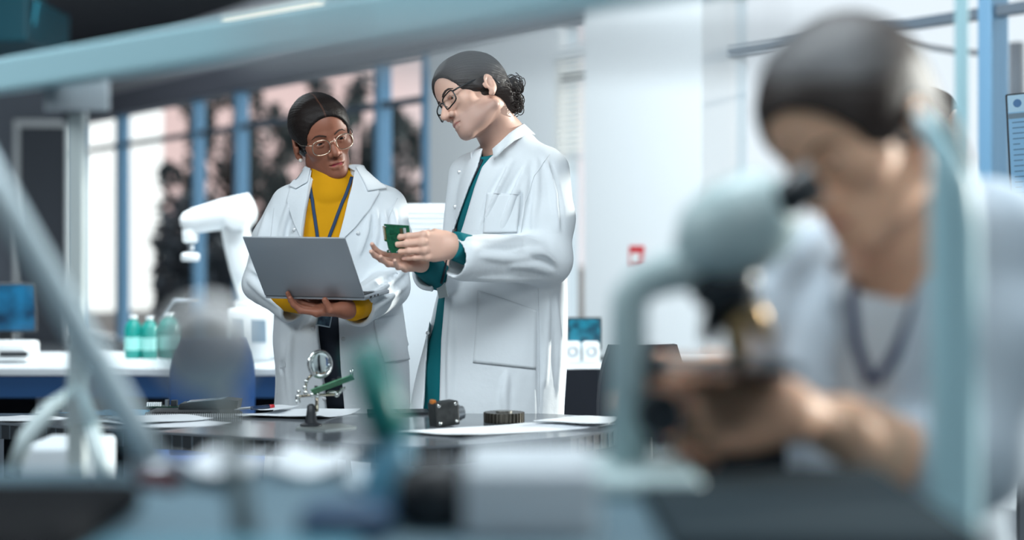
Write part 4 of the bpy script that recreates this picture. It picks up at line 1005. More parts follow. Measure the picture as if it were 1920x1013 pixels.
    # patch pocket and seams
    dr.patch([(699, 600), (706, 640), (718, 681)], [(748, 590), (760, 630), (770, 674)], 22, 14, .004, .002).build('pocket', M_COAT, coat, smooth=True)
    dr = Drape([(cv, cq)])
    for ln in ([(720, 682), (745, 681), (770, 674)], [(720, 682), (727, 730), (731, 770)], [(514, 390), (508, 440), (502, 470)], [(745, 372), (728, 410), (722, 450)], [(508, 676), (517, 692), (520, 740)]):
        p = dr.line(ln, 4, .0008)
        if len(p) > 2: MB().tube(p, .0008, 6).build('seam', M_SEAM, coat, smooth=True)
    for px, py in ((552, 431), (671, 437), (587, 616), (644, 636), (608, 748), (705, 346)):
        p = dr.at(px, py, .001)
        if p is not None: MB().lathe(p, [(.0045, -.001), (.0058, .001), (.0050, .003), (.0025, .0035)], 16, axis=(0, -1, .1)).build('snap_button', M_SNAP, coat, smooth=True)
    # ---- turtleneck and trousers
    g = Field((-.80, 4.45, .98), (-.18, 5.05, 1.50), .004)
    st2 = [(a, b, c+.004, d*.90, e-.016) for a, b, c, d, e in st if a > .98]
    g.put(loft(st2, 2.3))
    N1, N0 = W(621, 320, .0), W(624, 362, .012)
    g.put(cone(W(620, 327, .0), N0, .060, .064), .006); g.put(cone(N0, W(628, 395, .01), .066, .082), .03)
    g.put(cone(W(621, 338, .000), W(624, 369, -.010), .0645, .0740), .002)
    g.sub(cone(N1+V(-.005, 0, .06), W(620, 326, .005), .052, .0515), .004)
    g.put(cone(CR-unit(CR-ER)*.10, w1, .040, .031), .01); g.put(cone(CL-unit(CL-EL)*.08, w0+unit(E-w0)*.022, .040, .034), .01)
    g.warp(lambda x, y, z: .0012*np.sin(95*z+2*np.sin(20*x))*np.clip((1.42-z)/.1, 0, 1)*np.ones_like(y)+.0018*wob(x, y, z, 30, 2))
    v, q = g.mesh(1); link('turtleneck', mesh_data('turtleneck', [(v, q)]), M_MUSTARD, woman); drs = Drape([(v, q)])
    g = Field((-.85, 4.55, .02), (-.15, 5.15, 1.06), .008)
    g.put(loft([(.78, cx, DW, .170, .105), (.90, cx, DW, .170, .105), (1.04, cx, DW, .150, .095)], 2.3))
    for sd in (-1, 1): g.put(cone((cx+sd*.085, DW, .88), (cx+sd*.085, DW+.01, .47), .085, .066), .03); g.put(cone((cx+sd*.085, DW+.01, .47), (cx+sd*.09, DW+.03, .07), .066, .056), .02)
    v, q = g.mesh(1); link('trousers', mesh_data('trousers', [(v, q)]), M_NAVY, woman); drt = Drape([(v, q)])
    for sd in (-1, 1):
        g = Field((cx+sd*.09-.08, 4.60, -.01), (cx+sd*.09+.08, 5.0, .16), .006)
        g.put(cone((cx+sd*.09, DW+.03, .075), (cx+sd*.09, DW+.035, .05), .044, .045)); g.put(cone((cx+sd*.09, DW+.03, .046), (cx+sd*.095, DW-.14, .034), .042, .032), .03)
        g.sub(slab((-2, 4, -.2), (1, 6, 0.0), 0, 0, 0), .004); v, q = g.mesh(1); link('shoe', mesh_data('shoe', [(v, q)]), M_SHOE, woman)
    # ---- lanyard with badge
    both = Drape([(cv, cq)])
    lm = MB()
    for ln in ([(582, 340), (584, 355), (589, 395), (596, 445), (603, 520), (608, 570)], [(659, 333), (653, 350), (640, 385), (625, 425), (615, 452), (611, 520), (609, 570)]):
        p = []
        for q in drs.line(ln, 5, .0035): p.append(q)
        lm.tube(p, .0046, 8, flat=(np.array((0, -1., 0)), .28))
    lan = lm.build('lanyard', M_LANYARD, woman, smooth=True)
    bc = W(609, 593, -.145); Rb = Ry(RAD(11)) @ Rz(RAD(8))
    bd = MB().box(bc, (.040, .004, .058), Rb, .0015).build('badge', mat('badge_clear_sleeve', (178, 196, 206), .12, coat=.5), lan)
    MB().box(bc+Rb @ V(0, -.0026, -.004), (.033, .0012, .042), Rb).build('badge_card', mat('badge_card', (26, 54, 76), .4, noise=(60, (96, 134, 156), .7)), bd)
    MB().box(bc+Rb @ V(0, -.001, .034), (.010, .005, .014), Rb, .001).build('badge_clip', mat('clip_steel', (170, 176, 180), .3, metal=.9), bd)
build_woman()
# ---------------------------------------------------------------- laptop on her hands
def build_laptop():
    D = 4.46; BL, BR = P(497, 553.5, D+.036), P(684, 557.5, D-.036); TL, TR = P(467, 444.5, D+.036-.145), P(659, 446, D-.036-.145)
    e = unit(BR-BL); wdt = np.linalg.norm(BR-BL); up = unit((TL-BL+TR-BR)/2); up = unit(up-e*(up@e)); hgt = np.linalg.norm((TL-BL+TR-BR)/2)
    n = np.cross(e, up); c = (BL+BR)/2
    back = unit(np.array((-e[1], e[0], 0.0))); back = back*math.cos(RAD(4))+np.array((0, 0, 1))*math.sin(RAD(4)); back = unit(back-e*(back@e)); bu = np.cross(e, back)
    root = empty('laptop', c, 'open silver grey laptop held up in front of the mustard turtleneck', 'laptop')
    m_al = mat('laptop_aluminium', (168, 173, 179), .45, metal=.35, bump=(900, .06, .0004))
    R = np.stack([e, n, up], 1)
    lid = MB().box(c+up*hgt/2, (wdt, .005, hgt), R, .0026).build('lid', m_al, root, smooth=True, angle=40)
    m_scr = mat('laptop_screen', (30, 44, 60), .12, emit=((120, 165, 205), .6))
    sc = -n if (n @ back) < 0 else n
    MB().box(c+up*(hgt/2+.004)+sc*.0034, (wdt*.94, .0006, hgt*.88), R).build('screen', m_scr, lid)
    Rb = np.stack([e, back, bu], 1)
    if bu[2] < 0: Rb[:, 2] *= -1; bu = -bu
    bs = MB().box(c+back*.097-bu*.004, (wdt, .190, .010), Rb, .003).build('base', m_al, root, smooth=True, angle=40)
    m_key = mat('laptop_keys', (22, 24, 28), .5)
    kb = MB()
    for r in range(5):
        for k in range(13): kb.box(c+back*(.030+r*.0185)+e*(-wdt*.42+k*wdt*.07)+bu*.0028, (wdt*.058, .0155, .0012), Rb, .0004)
    kb.build('keyboard', m_key, bs)
    MB().box(c+back*.150+bu*.0027, (.085, .055, .0006), Rb).build('trackpad', mat('laptop_trackpad', (92, 97, 104), .3, metal=.6), bs)
    MB().tube([c+back*.006-e*wdt*.44, c+back*.006+e*wdt*.44], .0038, 12).build('hinge', mat('hinge_grey', (70, 74, 80), .4, metal=.6), root, smooth=True)
    pt = MB()
    for k, w in ((.045, .014), (.075, .009), (.100, .009)): pt.box(c+e*wdt*.5+back*k-bu*.004, (.0014, w, .005), Rb)
    pt.build('port', mat('port_black', (14, 14, 16), .5), bs)
build_laptop()
# ================================================================ man with the circuit board
M_SKIN_L = attr_mat('skin_light', (226, 182, 162), [('stubble', (176, 142, 130)), ('lip', (206, 128, 122)), ('nail', (232, 192, 180))], rough=.5, sub=.08, bump=(420, .06, .0006))
M_TEAL = mat('teal_scrub_cloth', (14, 104, 112), rough=.85, bump=(60, .2, .003), spec=.2)
M_BLACKRIM = mat('black_acetate', (22, 26, 30), rough=.25)
M_HAIR_DB = mat('hair_dark_brown', (44, 34, 30), rough=.5, bump=(300, .6, .0012), spec=.4)
M_DENIM = mat('dark_blue_trousers', (28, 52, 78), rough=.9, bump=(200, .2, .002))
DM = 4.62
def Mn(px, py, dy=0.0): return P(px, py, DM+dy)
man = empty('person', (P(960, 0, DM)[0], DM, 0), 'man in white lab coat and black glasses holding a green circuit board', 'person')
BOARD_Y = DM-.315
def build_man():
    R = Rz(RAD(-58)) @ Rx(RAD(17)) @ Ry(RAD(-29)); s = .985
    pos = Mn(889, 180, .0)
    nb = [to_local(Mn(928, 236, .03), R, pos, s), to_local(Mn(945, 262, .05), R, pos, s), to_local(Mn(955, 300, .05), R, pos, s)]
    hv, hq, lip = head_field(nb, (.054, .060, .075), jaw=1.08, nose=1.55, lips=.95)
    stb = np.clip((-.035-hv[:, 2]-.25*np.clip(hv[:, 1]+.03, 0, 1))/.02, 0, 1)*np.clip((hv[:, 2]+.135)/.03, 0, 1)*np.clip((.03-hv[:, 1])/.02, 0, 1)*np.clip((np.abs(hv[:, 0])*.6-hv[:, 2]-.040)/.012, 0, 1)*.75
    hv = place(hv, R, pos, s)
    # near (left) hand flat against the board
    wn = Mn(853, 461, -.315); X = np.array((-.90, -.43, .00)); RN = frame3(X, (-.43, -.9, .06), -1)
    if RN[2, 1] < 0: RN[:, 1] *= -1
    En = Mn(1032, 492, -.10)
    hn, qn, nn = hand_field([(44, 8, 6), (45, 9, 6), (45, 10, 7), (44, 12, 8)], spread=(-2, -1, 1, 3),
                            thumb=((.022, .026, -.014), (.060, .036, -.040), (.090, .026, -.046)), fore=tuple(RN.T @ (unit(En-wn)*.18)), fore_r=.037, s=.92)
    qn = fix_winding(qn, RN); hn = hn @ RN.T+wn
    # far (right) hand, palm up and open
    wf = Mn(790, 493, -.24); Xf = np.array((-.74, -.64, .02)); RF = frame3(Xf, (-.25, .55, -.80), 1)
    if RF[1, 1] < 0: RF[:, 1] *= -1
    Ef = Mn(862, 522, .03)
    hf_, qf, nf = hand_field([(8, 22, 14), (6, 18, 12), (8, 20, 14), (12, 24, 18)], spread=(8, 2, -5, -12),
                             thumb=((.022, .026, -.012), (.050, .052, -.018), (.078, .064, -.020)), fore=tuple(RF.T @ (unit(Ef-wf)*.18)), fore_r=.036, s=.86)
    qf = fix_winding(qf, RF); hf_ = hf_ @ RF.T+wf
    cx = P(950, 0, DM)[0]
    f = Field((-.45, 4.1, .0), (.35, 5.0, 1.6), .012)
    f.put(ell((cx, DM+.03, 1.22), (.14, .09, .22))); f.put(ell((cx, DM+.03, .95), (.14, .10, .16)), .05)
    ax = np.array((math.cos(RAD(-35)), math.sin(RAD(-35)), 0))
    for sd in (-1, 1):
        h0 = np.array((cx-.05, DM+.03, .90))+ax*sd*.075
        f.put(cone(h0, h0*V(1, 1, 0)+V(0, 0, .49), .075, .052), .03); f.put(cone(h0*V(1, 1, 0)+V(0, 0, .49), h0*V(1, 1, 0)+V(0, .02, .08), .052, .036), .02)
    f.put(cone(Mn(1022, 335, -.01), En, .044, .042), .03); f.put(cone(Mn(884, 340, .08), Ef, .044, .042), .03)
    f.put(cone(En, wn+unit(En-wn)*.08, .042, .034), .02); f.put(cone(Ef, wf+unit(Ef-wf)*.08, .042, .034), .02)
    tv, tq = f.mesh(1)
    parts = [(hv, hq), (hn, qn), (hf_, qf), (tv, tq)]; z = lambda a: np.zeros(len(a))
    link('body', mesh_data('body', parts, {'stubble': np.r_[stb, z(hn), z(hf_), z(tv)], 'lip': np.r_[lip, z(hn), z(hf_), z(tv)], 'nail': np.r_[z(hv), nn, nf, z(tv)]}), M_SKIN_L, man)
    eyes(man, R, pos, s, (-4, -14), M_EYE_D)
    brows(man, [(hv, hq)], R, pos, s, mat('eyebrow_brown', (58, 46, 42), .8), .0030, lift=.001)
    # hair swept back, curly knot at the nape
    hf = hair_field(grow=.009, line=((0, -.125, -.010), (.084, .086, .094)), strand=.0007, sfreq=60)
    def side(sd): hf.put(ell((sd*.073, -.012, .012), (.008, .022, .030)), .006)
    sym(side)
    hf.put(ell((0, .070, -.040), (.052, .035, .045)), .02)
    v, q = hf.mesh(1); link('hair', mesh_data('hair', [(place(v, R, pos, s), q)]), M_HAIR_DB, man)
    cb = MB(); rg = random.Random(4)
    for i in range(210):
        t0 = rg.random(); c = Mn(955+16*rg.random(), 150+58*t0, .02+rg.uniform(-.03, .03)); r0 = rg.uniform(.010, .021)
        a0 = rg.uniform(-1.2, 1.4); up_ = rg.choice((-1, 1)); dp = rg.uniform(-.5, .5); pts = []
        for k in range(22):
            t = k/21; a = a0+up_*t*4.4; q_ = r0*(1-.6*t)
            pts.append(c+V(q_*math.cos(a)+.010*t, dp*q_*math.sin(a*.7)+.01*t*dp, q_*math.sin(a)))
        cb.tube(pts, [.0013*(1-.8*(k/21)**3) for k in range(22)], 6)
    hk = Field(Mn(930, 230, -.06), Mn(995, 125, .12), .004)
    for px, py, r in ((957, 160, .021), (962, 178, .019), (957, 196, .017)): hk.put(ball(Mn(px, py, .02), r), .01)
    v, q = hk.mesh(1); cb.add(list(v), [tuple(int(j) for j in fc) for fc in q])
    cb.build('hair_knot', M_HAIR_DB, man, smooth=True)
    glasses(man, R, pos, s, .053, .035, .0019, M_BLACKRIM, M_LENS, power=4.2, zoff=-.006, yoff=-.103, bow=.9, gap=.009, temple_r=.0022)
    # ---- lab coat
    rows = [(250, 925, 992, .072, .05), (272, 895, 1022, .100, .04), (300, 874, 1042, .120, .03), (340, 862, 1056, .130, .02), (400, 852, 1060, .138, .02), (480, 846, 1062, .138, .02), (560, 815, 1066, .142, .02),
            (640, 796, 1068, .150, .02), (700, 784, 1066, .155, .02), (770, 770, 1062, .160, .02), (960, 742, 1054, .175, .02)]
    st = [(CAMZ-(py-450)*pxr(DM), ((l+r)/2-960)*pxr(DM), DM+cy, (r-l)/2*pxr(DM), ry) for py, l, r, ry, cy in rows]
    f = Field((-.36, 4.17, .50), (.20, 4.90, 1.56), .0042)
    f.put(loft(st, 2.4))
    SN = Mn(1022, 322, -.01); EN = Mn(1026, 488, -.10); CN = Mn(868, 484, -.30)
    f.put(cone(SN, Mn(1028, 410, -.06), .064, .066), .04); f.put(cone(Mn(1028, 410, -.06), EN, .066, .060), .02); f.put(cone(EN, CN, .064, .058), .02)
    SF = Mn(884, 330, .08); EF = Mn(862, 520, .03); CF = Mn(806, 512, -.17)
    f.put(cone(SF, EF, .062, .056), .03); f.put(cone(EF, CF, .056, .048), .02)
    f.warp(lambda x, y, z: np.clip((1.12-z)/.5, 0, 1)*.006*np.sin(30*x+6*np.sin(7*x+2*y)+1.5*z)*np.ones_like(y)+.0028*wob(x, y, z*.6, 24, 15)+.0013*wob(x*1.6, y, z*.6, 62, 18))
    pv, pq = f.mesh(1); dr = Drape([(pv, pq)])
    for pts, r in (([(988, 322), (980, 370), (974, 425)], .009), ([(1022, 296), (1040, 350), (1048, 430)], .008), ([(962, 300), (932, 350), (905, 415)], .008), ([(990, 305), (965, 355), (940, 430)], .008), ([(1006, 300), (1006, 360), (1000, 430)], .006),
                   ([(876, 448), (925, 450), (970, 446), (1008, 454)], .008), ([(985, 472), (1020, 474), (1043, 496)], .009), ([(890, 522), (960, 523), (1015, 522)], .007), ([(955, 498), (1000, 500), (1032, 512)], .008), ([(900, 480), (950, 486), (990, 484)], .006),
                   ([(1028, 560), (1024, 620), (1022, 720)], .007), ([(1042, 560), (1048, 640), (1044, 740)], .007), ([(850, 560), (846, 640), (842, 760)], .007), ([(950, 700), (945, 740), (948, 780)], .006)): crease_on(f, dr, pts, r)
    for pts, r in (([(977, 362), (970, 400), (966, 436)], .008), ([(900, 464), (950, 468), (990, 460)], .006), ([(1000, 486), (1022, 486), (1040, 504)], .007), ([(948, 312), (920, 362), (897, 424)], .006), ([(978, 312), (952, 362), (924, 430)], .006), ([(1009, 545), (1011, 640), (1010, 790)], .005), ([(1030, 300), (1048, 360), (1054, 430)], .005), ([(960, 508), (1000, 510), (1025, 520)], .006)): crease_on(f, dr, pts, r, True, .008)
    k = pxr(DM-.12)
    op = [(984, 232), (960, 262), (920, 292), (903, 312), (889, 350), (868, 420), (848, 478), (834, 540), (826, 640), (823, 760), (818, 970), (764, 970), (794, 760), (799, 645), (806, 575), (822, 500), (842, 450), (860, 400), (878, 352), (896, 310), (906, 268), (900, 240)]
    f.sub(extr([((a-960)*k, CAMZ-(b-450)*k) for a, b in op], 4.1, DM+.05), .004)
    f.sub(cone(Mn(918, 225, -.0), Mn(948, 272, .05), .072, .078), .004)
    f.sub(loft([(.40, cx-.04, DM+.02, .150, .12), (.80, cx-.03, DM+.02, .12, .10), (.95, cx-.02, DM+.02, .07, .05)], 2.3), .01)
    for c0, e0, r in ((CN, EN, .046), (CF, EF, .036)):
        u = unit(c0-e0); f.sub(cyl(c0+u*(.034 if r > .04 else .014), c0+u*.12, .085), .002); f.sub(cone(c0+u*.07, c0-u*.02, r, r*.95), .003)
    cv, cq = f.mesh(1)
    coat = link('lab_coat', mesh_data('lab_coat', [(cv, cq)]), M_COAT, man)
    # stand collar
    def collar(pts, top):
        g = []
        for a, b in zip(pts, top): g.append([np.array(a)*(1-t)+np.array(b)*t for t in (0, .33, .66, 1)])
        mb = MB(); mb.grid(g); n = len(mb.v); cen = np.mean(mb.v, 0); cen[2] = 0
        inn = []
        for p in mb.v:
            p = np.array(p); d = p-cen; d[2] = 0; inn.append(p-unit(d)*.004)
        fs = [tuple(reversed(q)) for q in mb.f]; mb.add(inn, fs)
        nr, nc = len(g), 4; rim = list(range(nc))+[i*nc+nc-1 for i in range(1, nr)]+[(nr-1)*nc+j for j in range(nc-2, -1, -1)]+[i*nc for i in range(nr-2, 0, -1)]
        for a, b in zip(rim, rim[1:]+rim[:1]): mb.f.append((a, b, b+n, a+n))
        return mb
    bot = [Mn(926, 300, -.115), Mn(945, 280, -.105), Mn(965, 264, -.075), Mn(988, 253, -.02), Mn(1004, 252, .05), Mn(990, 256, .12), Mn(950, 262, .14), Mn(915, 275, .10), Mn(892, 296, .03), Mn(884, 312, -.03)]
    top = [Mn(923, 279, -.098), Mn(938, 266, -.088), Mn(955, 250, -.060), Mn(973, 238, -.015), Mn(983, 232, .045), Mn(970, 236, .105), Mn(945, 244, .115), Mn(916, 258, .085), Mn(896, 276, .03), Mn(882, 286, -.02)]
    collar(bot, top).build('collar', M_COAT, coat, smooth=True)
    # pockets, edge placket, seams, buttons
    dr.patch([(896, 545), (893, 615), (887, 680)], [(1006, 582), (1005, 640), (1004, 692)], 22, 16, .0035, .002).build('pocket', M_COAT, coat, smooth=True)
    dr.patch([(914, 362), (910, 400), (906, 438)], [(976, 365), (973, 400), (970, 436)], 16, 12, .003, .002).build('pocket', M_COAT, coat, smooth=True)
    dr = Drape([(cv, cq)])
    for ln in ([(896, 545), (950, 562), (1006, 582)], [(887, 680), (945, 686), (1004, 692)], [(896, 545), (893, 615), (887, 680)], [(914, 362), (945, 364), (976, 365)], [(914, 362), (909, 400), (906, 438)], [(1009, 540), (1011, 640), (1010, 790)],
               [(1030, 290), (1002, 330), (985, 380), (977, 436)]):
        p = dr.line(ln, 4, .0012)
        if len(p) > 2: MB().tube(p, .0007, 6).build('seam', M_SEAM, coat, smooth=True)
    for px, py in ((862, 323), (854, 388), (800, 690), (803, 625)):
        p = dr.at(px, py, .001); MB().lathe(p, [(.0045, -.001), (.0058, .001), (.0050, .003), (.0025, .0035)], 16, axis=(-.4, -1, .1)).build('snap_button', M_SNAP, coat, smooth=True)
    # ---- teal scrub top and trousers
    g = Field((-.36, 4.22, .72), (.20, 4.90, 1.54), .0045)
    st2 = [(a, b, c, d-.009, e-.012) for a, b, c, d, e in st if a > .74]
    g.put(loft(st2, 2.3)); g.sub(cone(Mn(945, 262, .05), Mn(900, 232, -.06), .070, .080), .006)
    g.put(cone(CN-unit(CN-EN)*.10, wn+unit(En-wn)*.004, .042, .036), .01); g.put(cone(CF-unit(CF-EF)*.06, wf+unit(Ef-wf)*.008, .042, .034), .01)
    for w_, e_ in ((wn, En), (wf, Ef)): g.sub(cyl(w_+unit(w_-e_)*.006, w_+unit(w_-e_)*.09, .07), .002)
    g.warp(lambda x, y, z: .0035*np.sin(26*z+38*x+3*wob(x, y, z, 10, 4))*np.clip((1.30-z)/.3, 0, 1)+.003*wob(x, y, z, 22, 6))
    v, q = g.mesh(1); link('scrub_top', mesh_data('scrub_top', [(v, q)]), M_TEAL, man); drs = Drape([(v, q)])
    g = Field((-.50, 4.25, .02), (.34, 5.0, 1.02), .008)
    g.put(loft([(.76, cx-.04, DM+.02, .140, .10), (.90, cx-.03, DM+.02, .140, .10), (1.0, cx-.02, DM+.02, .125, .09)], 2.3))
    for sd in (-1, 1):
        h0 = np.array((cx-.05, DM+.03, .88))+ax*sd*.075; kn = h0*V(1, 1, 0)+V(0, 0, .49)
        g.put(cone(h0, kn, .078, .064), .03); g.put(cone(kn, h0*V(1, 1, 0)+V(0, .02, .07), .068, .060), .02)
    v, q = g.mesh(1); link('trousers', mesh_data('trousers', [(v, q)]), M_DENIM, man)
    fw = np.array((math.sin(RAD(-35)), -math.cos(RAD(-35)), 0))
    for sd in (-1, 1):
        h0 = np.array((cx-.05, DM+.05, .0))+ax*sd*.075
        g = Field(h0-V(.22, .22, .01), h0+V(.22, .22, .16), .006)
        g.put(cone(h0+V(0, 0, .075), h0+V(0, 0, .05), .046, .047)); g.put(cone(h0+V(0, 0, .046), h0+fw*.17+V(0, 0, .034), .044, .033), .03)
        g.sub(slab((-2, 3, -.2), (2, 6, 0.0), 0, 0, 0), .004); v, q = g.mesh(1); link('shoe', mesh_data('shoe', [(v, q)]), M_SHOE, man)
    p = drs.line([(905, 300), (880, 352), (858, 410), (840, 470), (826, 530)], 5, .003)
    lan = MB().tube(p, .0042, 8, flat=(np.array((-.4, -1., 0)), .3)).build('lanyard', mat('lanyard_dark', (20, 34, 46), .7), man, smooth=True)
    bp = drs.at(827, 538, .004)
    MB().box(bp, (.030, .004, .050), Ry(RAD(-14)) @ Rz(RAD(-35)), .001).build('badge', mat('badge_pale', (198, 206, 206), .3), lan)
build_man()
# ---------------------------------------------------------------- circuit board in his hands
def build_board():
    D = BOARD_Y-.012
    TL, TR, BR, BL = P(720, 420, D-.012), P(767, 423, D+.012), P(777, 477, D+.012), P(726.5, 474, D-.012)
    u = TR-TL; v = BL-TL; n = unit(np.cross(v, u))
    if n[1] > 0: n = -n
    def B(a, b, h=0.0): return TL+u*a+v*b+n*h
    root = empty('circuit_board', B(.5, 1), 'small green circuit board with gold edge contacts in the man\'s hand', 'circuit board')
    mg = mat('solder_mask_green', (16, 92, 62), .35, noise=(160, (10, 66, 46), .9), bump=(240, .3, .0006))
    out = [(0, 0), (1, 0), (1, 1), (.0, 1), (-.02, .93), (.06, .88), (.03, .62), (-.06, .60), (-.05, .56), (0, .52)]
    MB().prism([B(a, b, .0) for a, b in out], -n*.0016).build('board', mg, root)
    mc = mat('gold_contact', (214, 176, 84), .3, metal=1.0)
    for i in range(9):
        b0 = .08+i*.055; MB().prism([B(-.075, b0), B(.03, b0), B(.03, b0+.040), B(-.075, b0+.040)], n*.0008).build('edge_contact', mc, root)
    dk = mat('chip_black', (24, 26, 28), .4)
    def chip(a, b, w, h, t, m, nm): MB().prism([B(a, b), B(a+w, b), B(a+w, b+h), B(a, b+h)], n*t).build(nm, m, root)
    chip(.74, .10, .10, .27, .003, mat('barcode_sticker', (196, 202, 204), .6, noise=(900, (60, 64, 66), .6), aniso=(1, 1, .2)), 'sticker')
    chip(.60, .12, .10, .26, .002, mat('component_brown', (74, 56, 30), .5), 'component')
    for a, b, w, h in ((.20, .20, .16, .14), (.22, .44, .10, .10), (.42, .30, .10, .16), (.28, .66, .18, .14), (.55, .62, .12, .10)): chip(a, b, w, h, .0016, dk if a > .5 else mat('chip_green', (12, 74, 52), .3), 'chip')
    ms = mat('solder_silver', (206, 212, 212), .25, metal=1.0)
    for a, b in ((.045, .10), (.06, .90), (.40, .965), (.10, .965)): MB().lathe(B(a, b), [(.0028, 0), (.0026, .001), (.0014, .0012)], 12, axis=n).build('solder_pad', ms, root)
build_board()
# ================================================================ seated woman at the microscope, and the man far right
M_SKIN_S = attr_mat('skin_tan', (232, 184, 154), [('lip', (176, 56, 76)), ('nail', (214, 170, 150))], rough=.5, sub=.22, bump=(420, .06, .0006))
M_COAT_SHADE = mat('coat_white_shaded', (188, 200, 211), rough=.85, bump=(38, .2, .004), spec=.25)  # white coat cloth, with the shadow on it darkened into the base colour
M_TSHIRT = mat('tshirt_pale_grey', (196, 202, 208), rough=.85, bump=(60, .2, .003))
DS = 1.95
def Sd(px, py, dy=0.0): return P(px, py, DS+dy)
seated = empty('person', (P(1760, 0, DS+.12)[0], DS+.12, 0), 'seated woman in white coat bending over the microscope', 'person')
def build_seated():
    R = Rz(RAD(-50)) @ Rx(RAD(31)) @ Ry(RAD(-11)); s = 1.0; pos = Sd(1606, 242, -.03)
    nb = [to_local(Sd(1668, 440, .02), R, pos, s), to_local(Sd(1690, 520, .05), R, pos, s), to_local(Sd(1700, 580, .06), R, pos, s)]
    hv, hq, lip = head_field(nb, (.050, .054, .070), jaw=.92, nose=1.05, lips=1.2, h=.0026)
    hv = place(hv, R, pos, s)
    E = Sd(1735, 872, -.05); w0 = Sd(1490, 765, -.20); X = np.array((-1, -.10, -.10)); RH = frame3(X, (-.1, -.9, .42), -1)
    if RH[2, 1] < 0: RH[:, 1] *= -1
    h1, q1, n1 = hand_field([(34, 50, 30), (38, 54, 32), (42, 56, 34), (46, 56, 34)], thumb=((.022, .026, -.014), (.056, .040, -.034), (.084, .030, -.046)), fore=tuple(RH.T @ (unit(E-w0)*.15)), fore_r=.038, s=.95, h=.002)
    q1 = fix_winding(q1, RH); h1 = h1 @ RH.T+w0
    w1 = Sd(1350, 700, .06); E1 = Sd(1440, 760, .22); X1 = np.array((-1, -.2, .05)); R1 = frame3(X1, (0, .5, .9), 1)
    if R1[1, 1] > 0: R1[:, 1] *= -1
    h2, q2, n2 = hand_field([(30, 40, 25)]*4, fore=tuple(R1.T @ (unit(E1-w1)*.12)), fore_r=.034, s=.92, h=.0024)
    q2 = fix_winding(q2, R1); h2 = h2 @ R1.T+w1
    f = Field((.05, 1.6, 0), (.85, 2.75, 1.30), .011)
    sh = P(1700, 560, DS+.10); f.put(ell((sh[0], sh[1]-.03, .98), (.085, .07, .20))); f.put(ell((sh[0]+.03, sh[1]+.06, .67), (.13, .11, .10)), .06)
    SN = Sd(1830, 470, .03); f.put(cone(SN, Sd(1860, 640, .0), .042, .040), .03); f.put(cone(Sd(1862, 640, .0), Sd(1830, 848, -.03), .040, .038), .03); f.put(cone(Sd(1830, 848, -.03), E, .038, .036), .02); f.put(cone(E, w0+unit(E-w0)*.08, .041, .036), .02); SF = Sd(1500, 540, .18); f.put(cone(SF, E1, .042, .040), .03); f.put(cone(E1, w1+unit(E1-w1)*.05, .040, .034), .02)
    hip = np.array((sh[0]+.05, sh[1]+.08, .66)); fw = np.array((-.75, .30, 0))
    for sd, o in ((-1, .0), (1, .17)):
        kn = hip+V(o*.3, .14*sd*.5+.05, 0)+fw*.40; f.put(cone(hip+V(0, .08*sd, 0), kn, .085, .062), .03); f.put(cone(kn, kn*V(1, 1, 0)+V(.05, 0, .34), .058, .040), .02)
    tv, tq = f.mesh(1); z = lambda a: np.zeros(len(a)); parts = [(hv, hq), (h1, q1), (h2, q2), (tv, tq)]
    link('body', mesh_data('body', parts, {'lip': np.r_[lip, z(h1), z(h2), z(tv)], 'nail': np.r_[z(hv), n1, n2, z(tv)]}), M_SKIN_S, seated)
    eyes(seated, R, pos, s, (0, -20), M_EYE_D); brows(seated, [(hv, hq)], R, pos, s, mat('eyebrow_dark', (52, 34, 28), .8), .0026)
    hf = hair_field(h=.003, grow=.011, line=((0, -.118, -.012), (.086, .082, .088)))
    hf.put(ell((0, .100, .000), (.030, .035, .032)), .015)
    chain(hf, [(.0, .108, -.020), (.012, .100, -.060), (.030, .085, -.100)], [.024, .022, .016], .012)
    v, q = hf.mesh(1); link('hair', mesh_data('hair', [(place(v, R, pos, s), q)]), mat('hair_espresso', (44, 32, 28), .55, bump=(260, .4, .001)), seated)
    # coat, open over a pale T-shirt
    k = DS/FPX
    rows = [(440, 1640, 1800, .055, .06), (490, 1590, 1830, .070, .055), (545, 1545, 1860, .085, .05), (600, 1515, 1862, .100, .06), (700, 1490, 1880, .112, .07), (850, 1500, 1900, .118, .08), (1060, 1510, 1930, .14, .10), (1420, 1500, 1960, .17, .12)]
    st = [(CAMZ-(py-450)*k, ((l+r)/2-960)*k, DS+cy, (r-l)/2*k, ry) for py, l, r, ry, cy in rows]
    f = Field((.20, 1.55, .55), (.76, 2.40, 1.36), .005)
    f.put(loft(st, 2.3))
    f.put(cone(Sd(1745, 500, .06), Sd(1850, 452, .03), .052, .060), .04); f.put(cone(Sd(1850, 452, .03), Sd(1872, 640, .0), .064, .068), .04); f.put(cone(Sd(1872, 640, .0), Sd(1830, 850, -.03), .068, .060), .03); f.put(cone(Sd(1830, 850, -.03), Sd(1700, 868, -.07), .060, .052), .02)
    f.put(cone(Sd(1540, 500, .12), Sd(1478, 610, .14), .056, .054), .04); f.put(cone(Sd(1478, 610, .14), Sd(1455, 740, .16), .052, .046), .03)
    f.warp(lambda x, y, z: .004*wob(x, y, z*.6, 22, 25)+.002*wob(x*1.6, y, z*.6, 55, 28))
    kk = (DS-.06)/FPX
    op = [(1660, 440), (1600, 470), (1592, 520), (1585, 600), (1580, 700), (1590, 860), (1600, 1100), (1700, 1100), (1668, 860), (1690, 700), (1720, 600), (1735, 520), (1740, 450)]
    f.sub(extr([((a-960)*kk, CAMZ-(b-450)*kk) for a, b in op], 1.4, DS+.06), .004); f.sub(cone(Sd(1670, 440, .02), Sd(1696, 540, .06), .062, .072), .004)
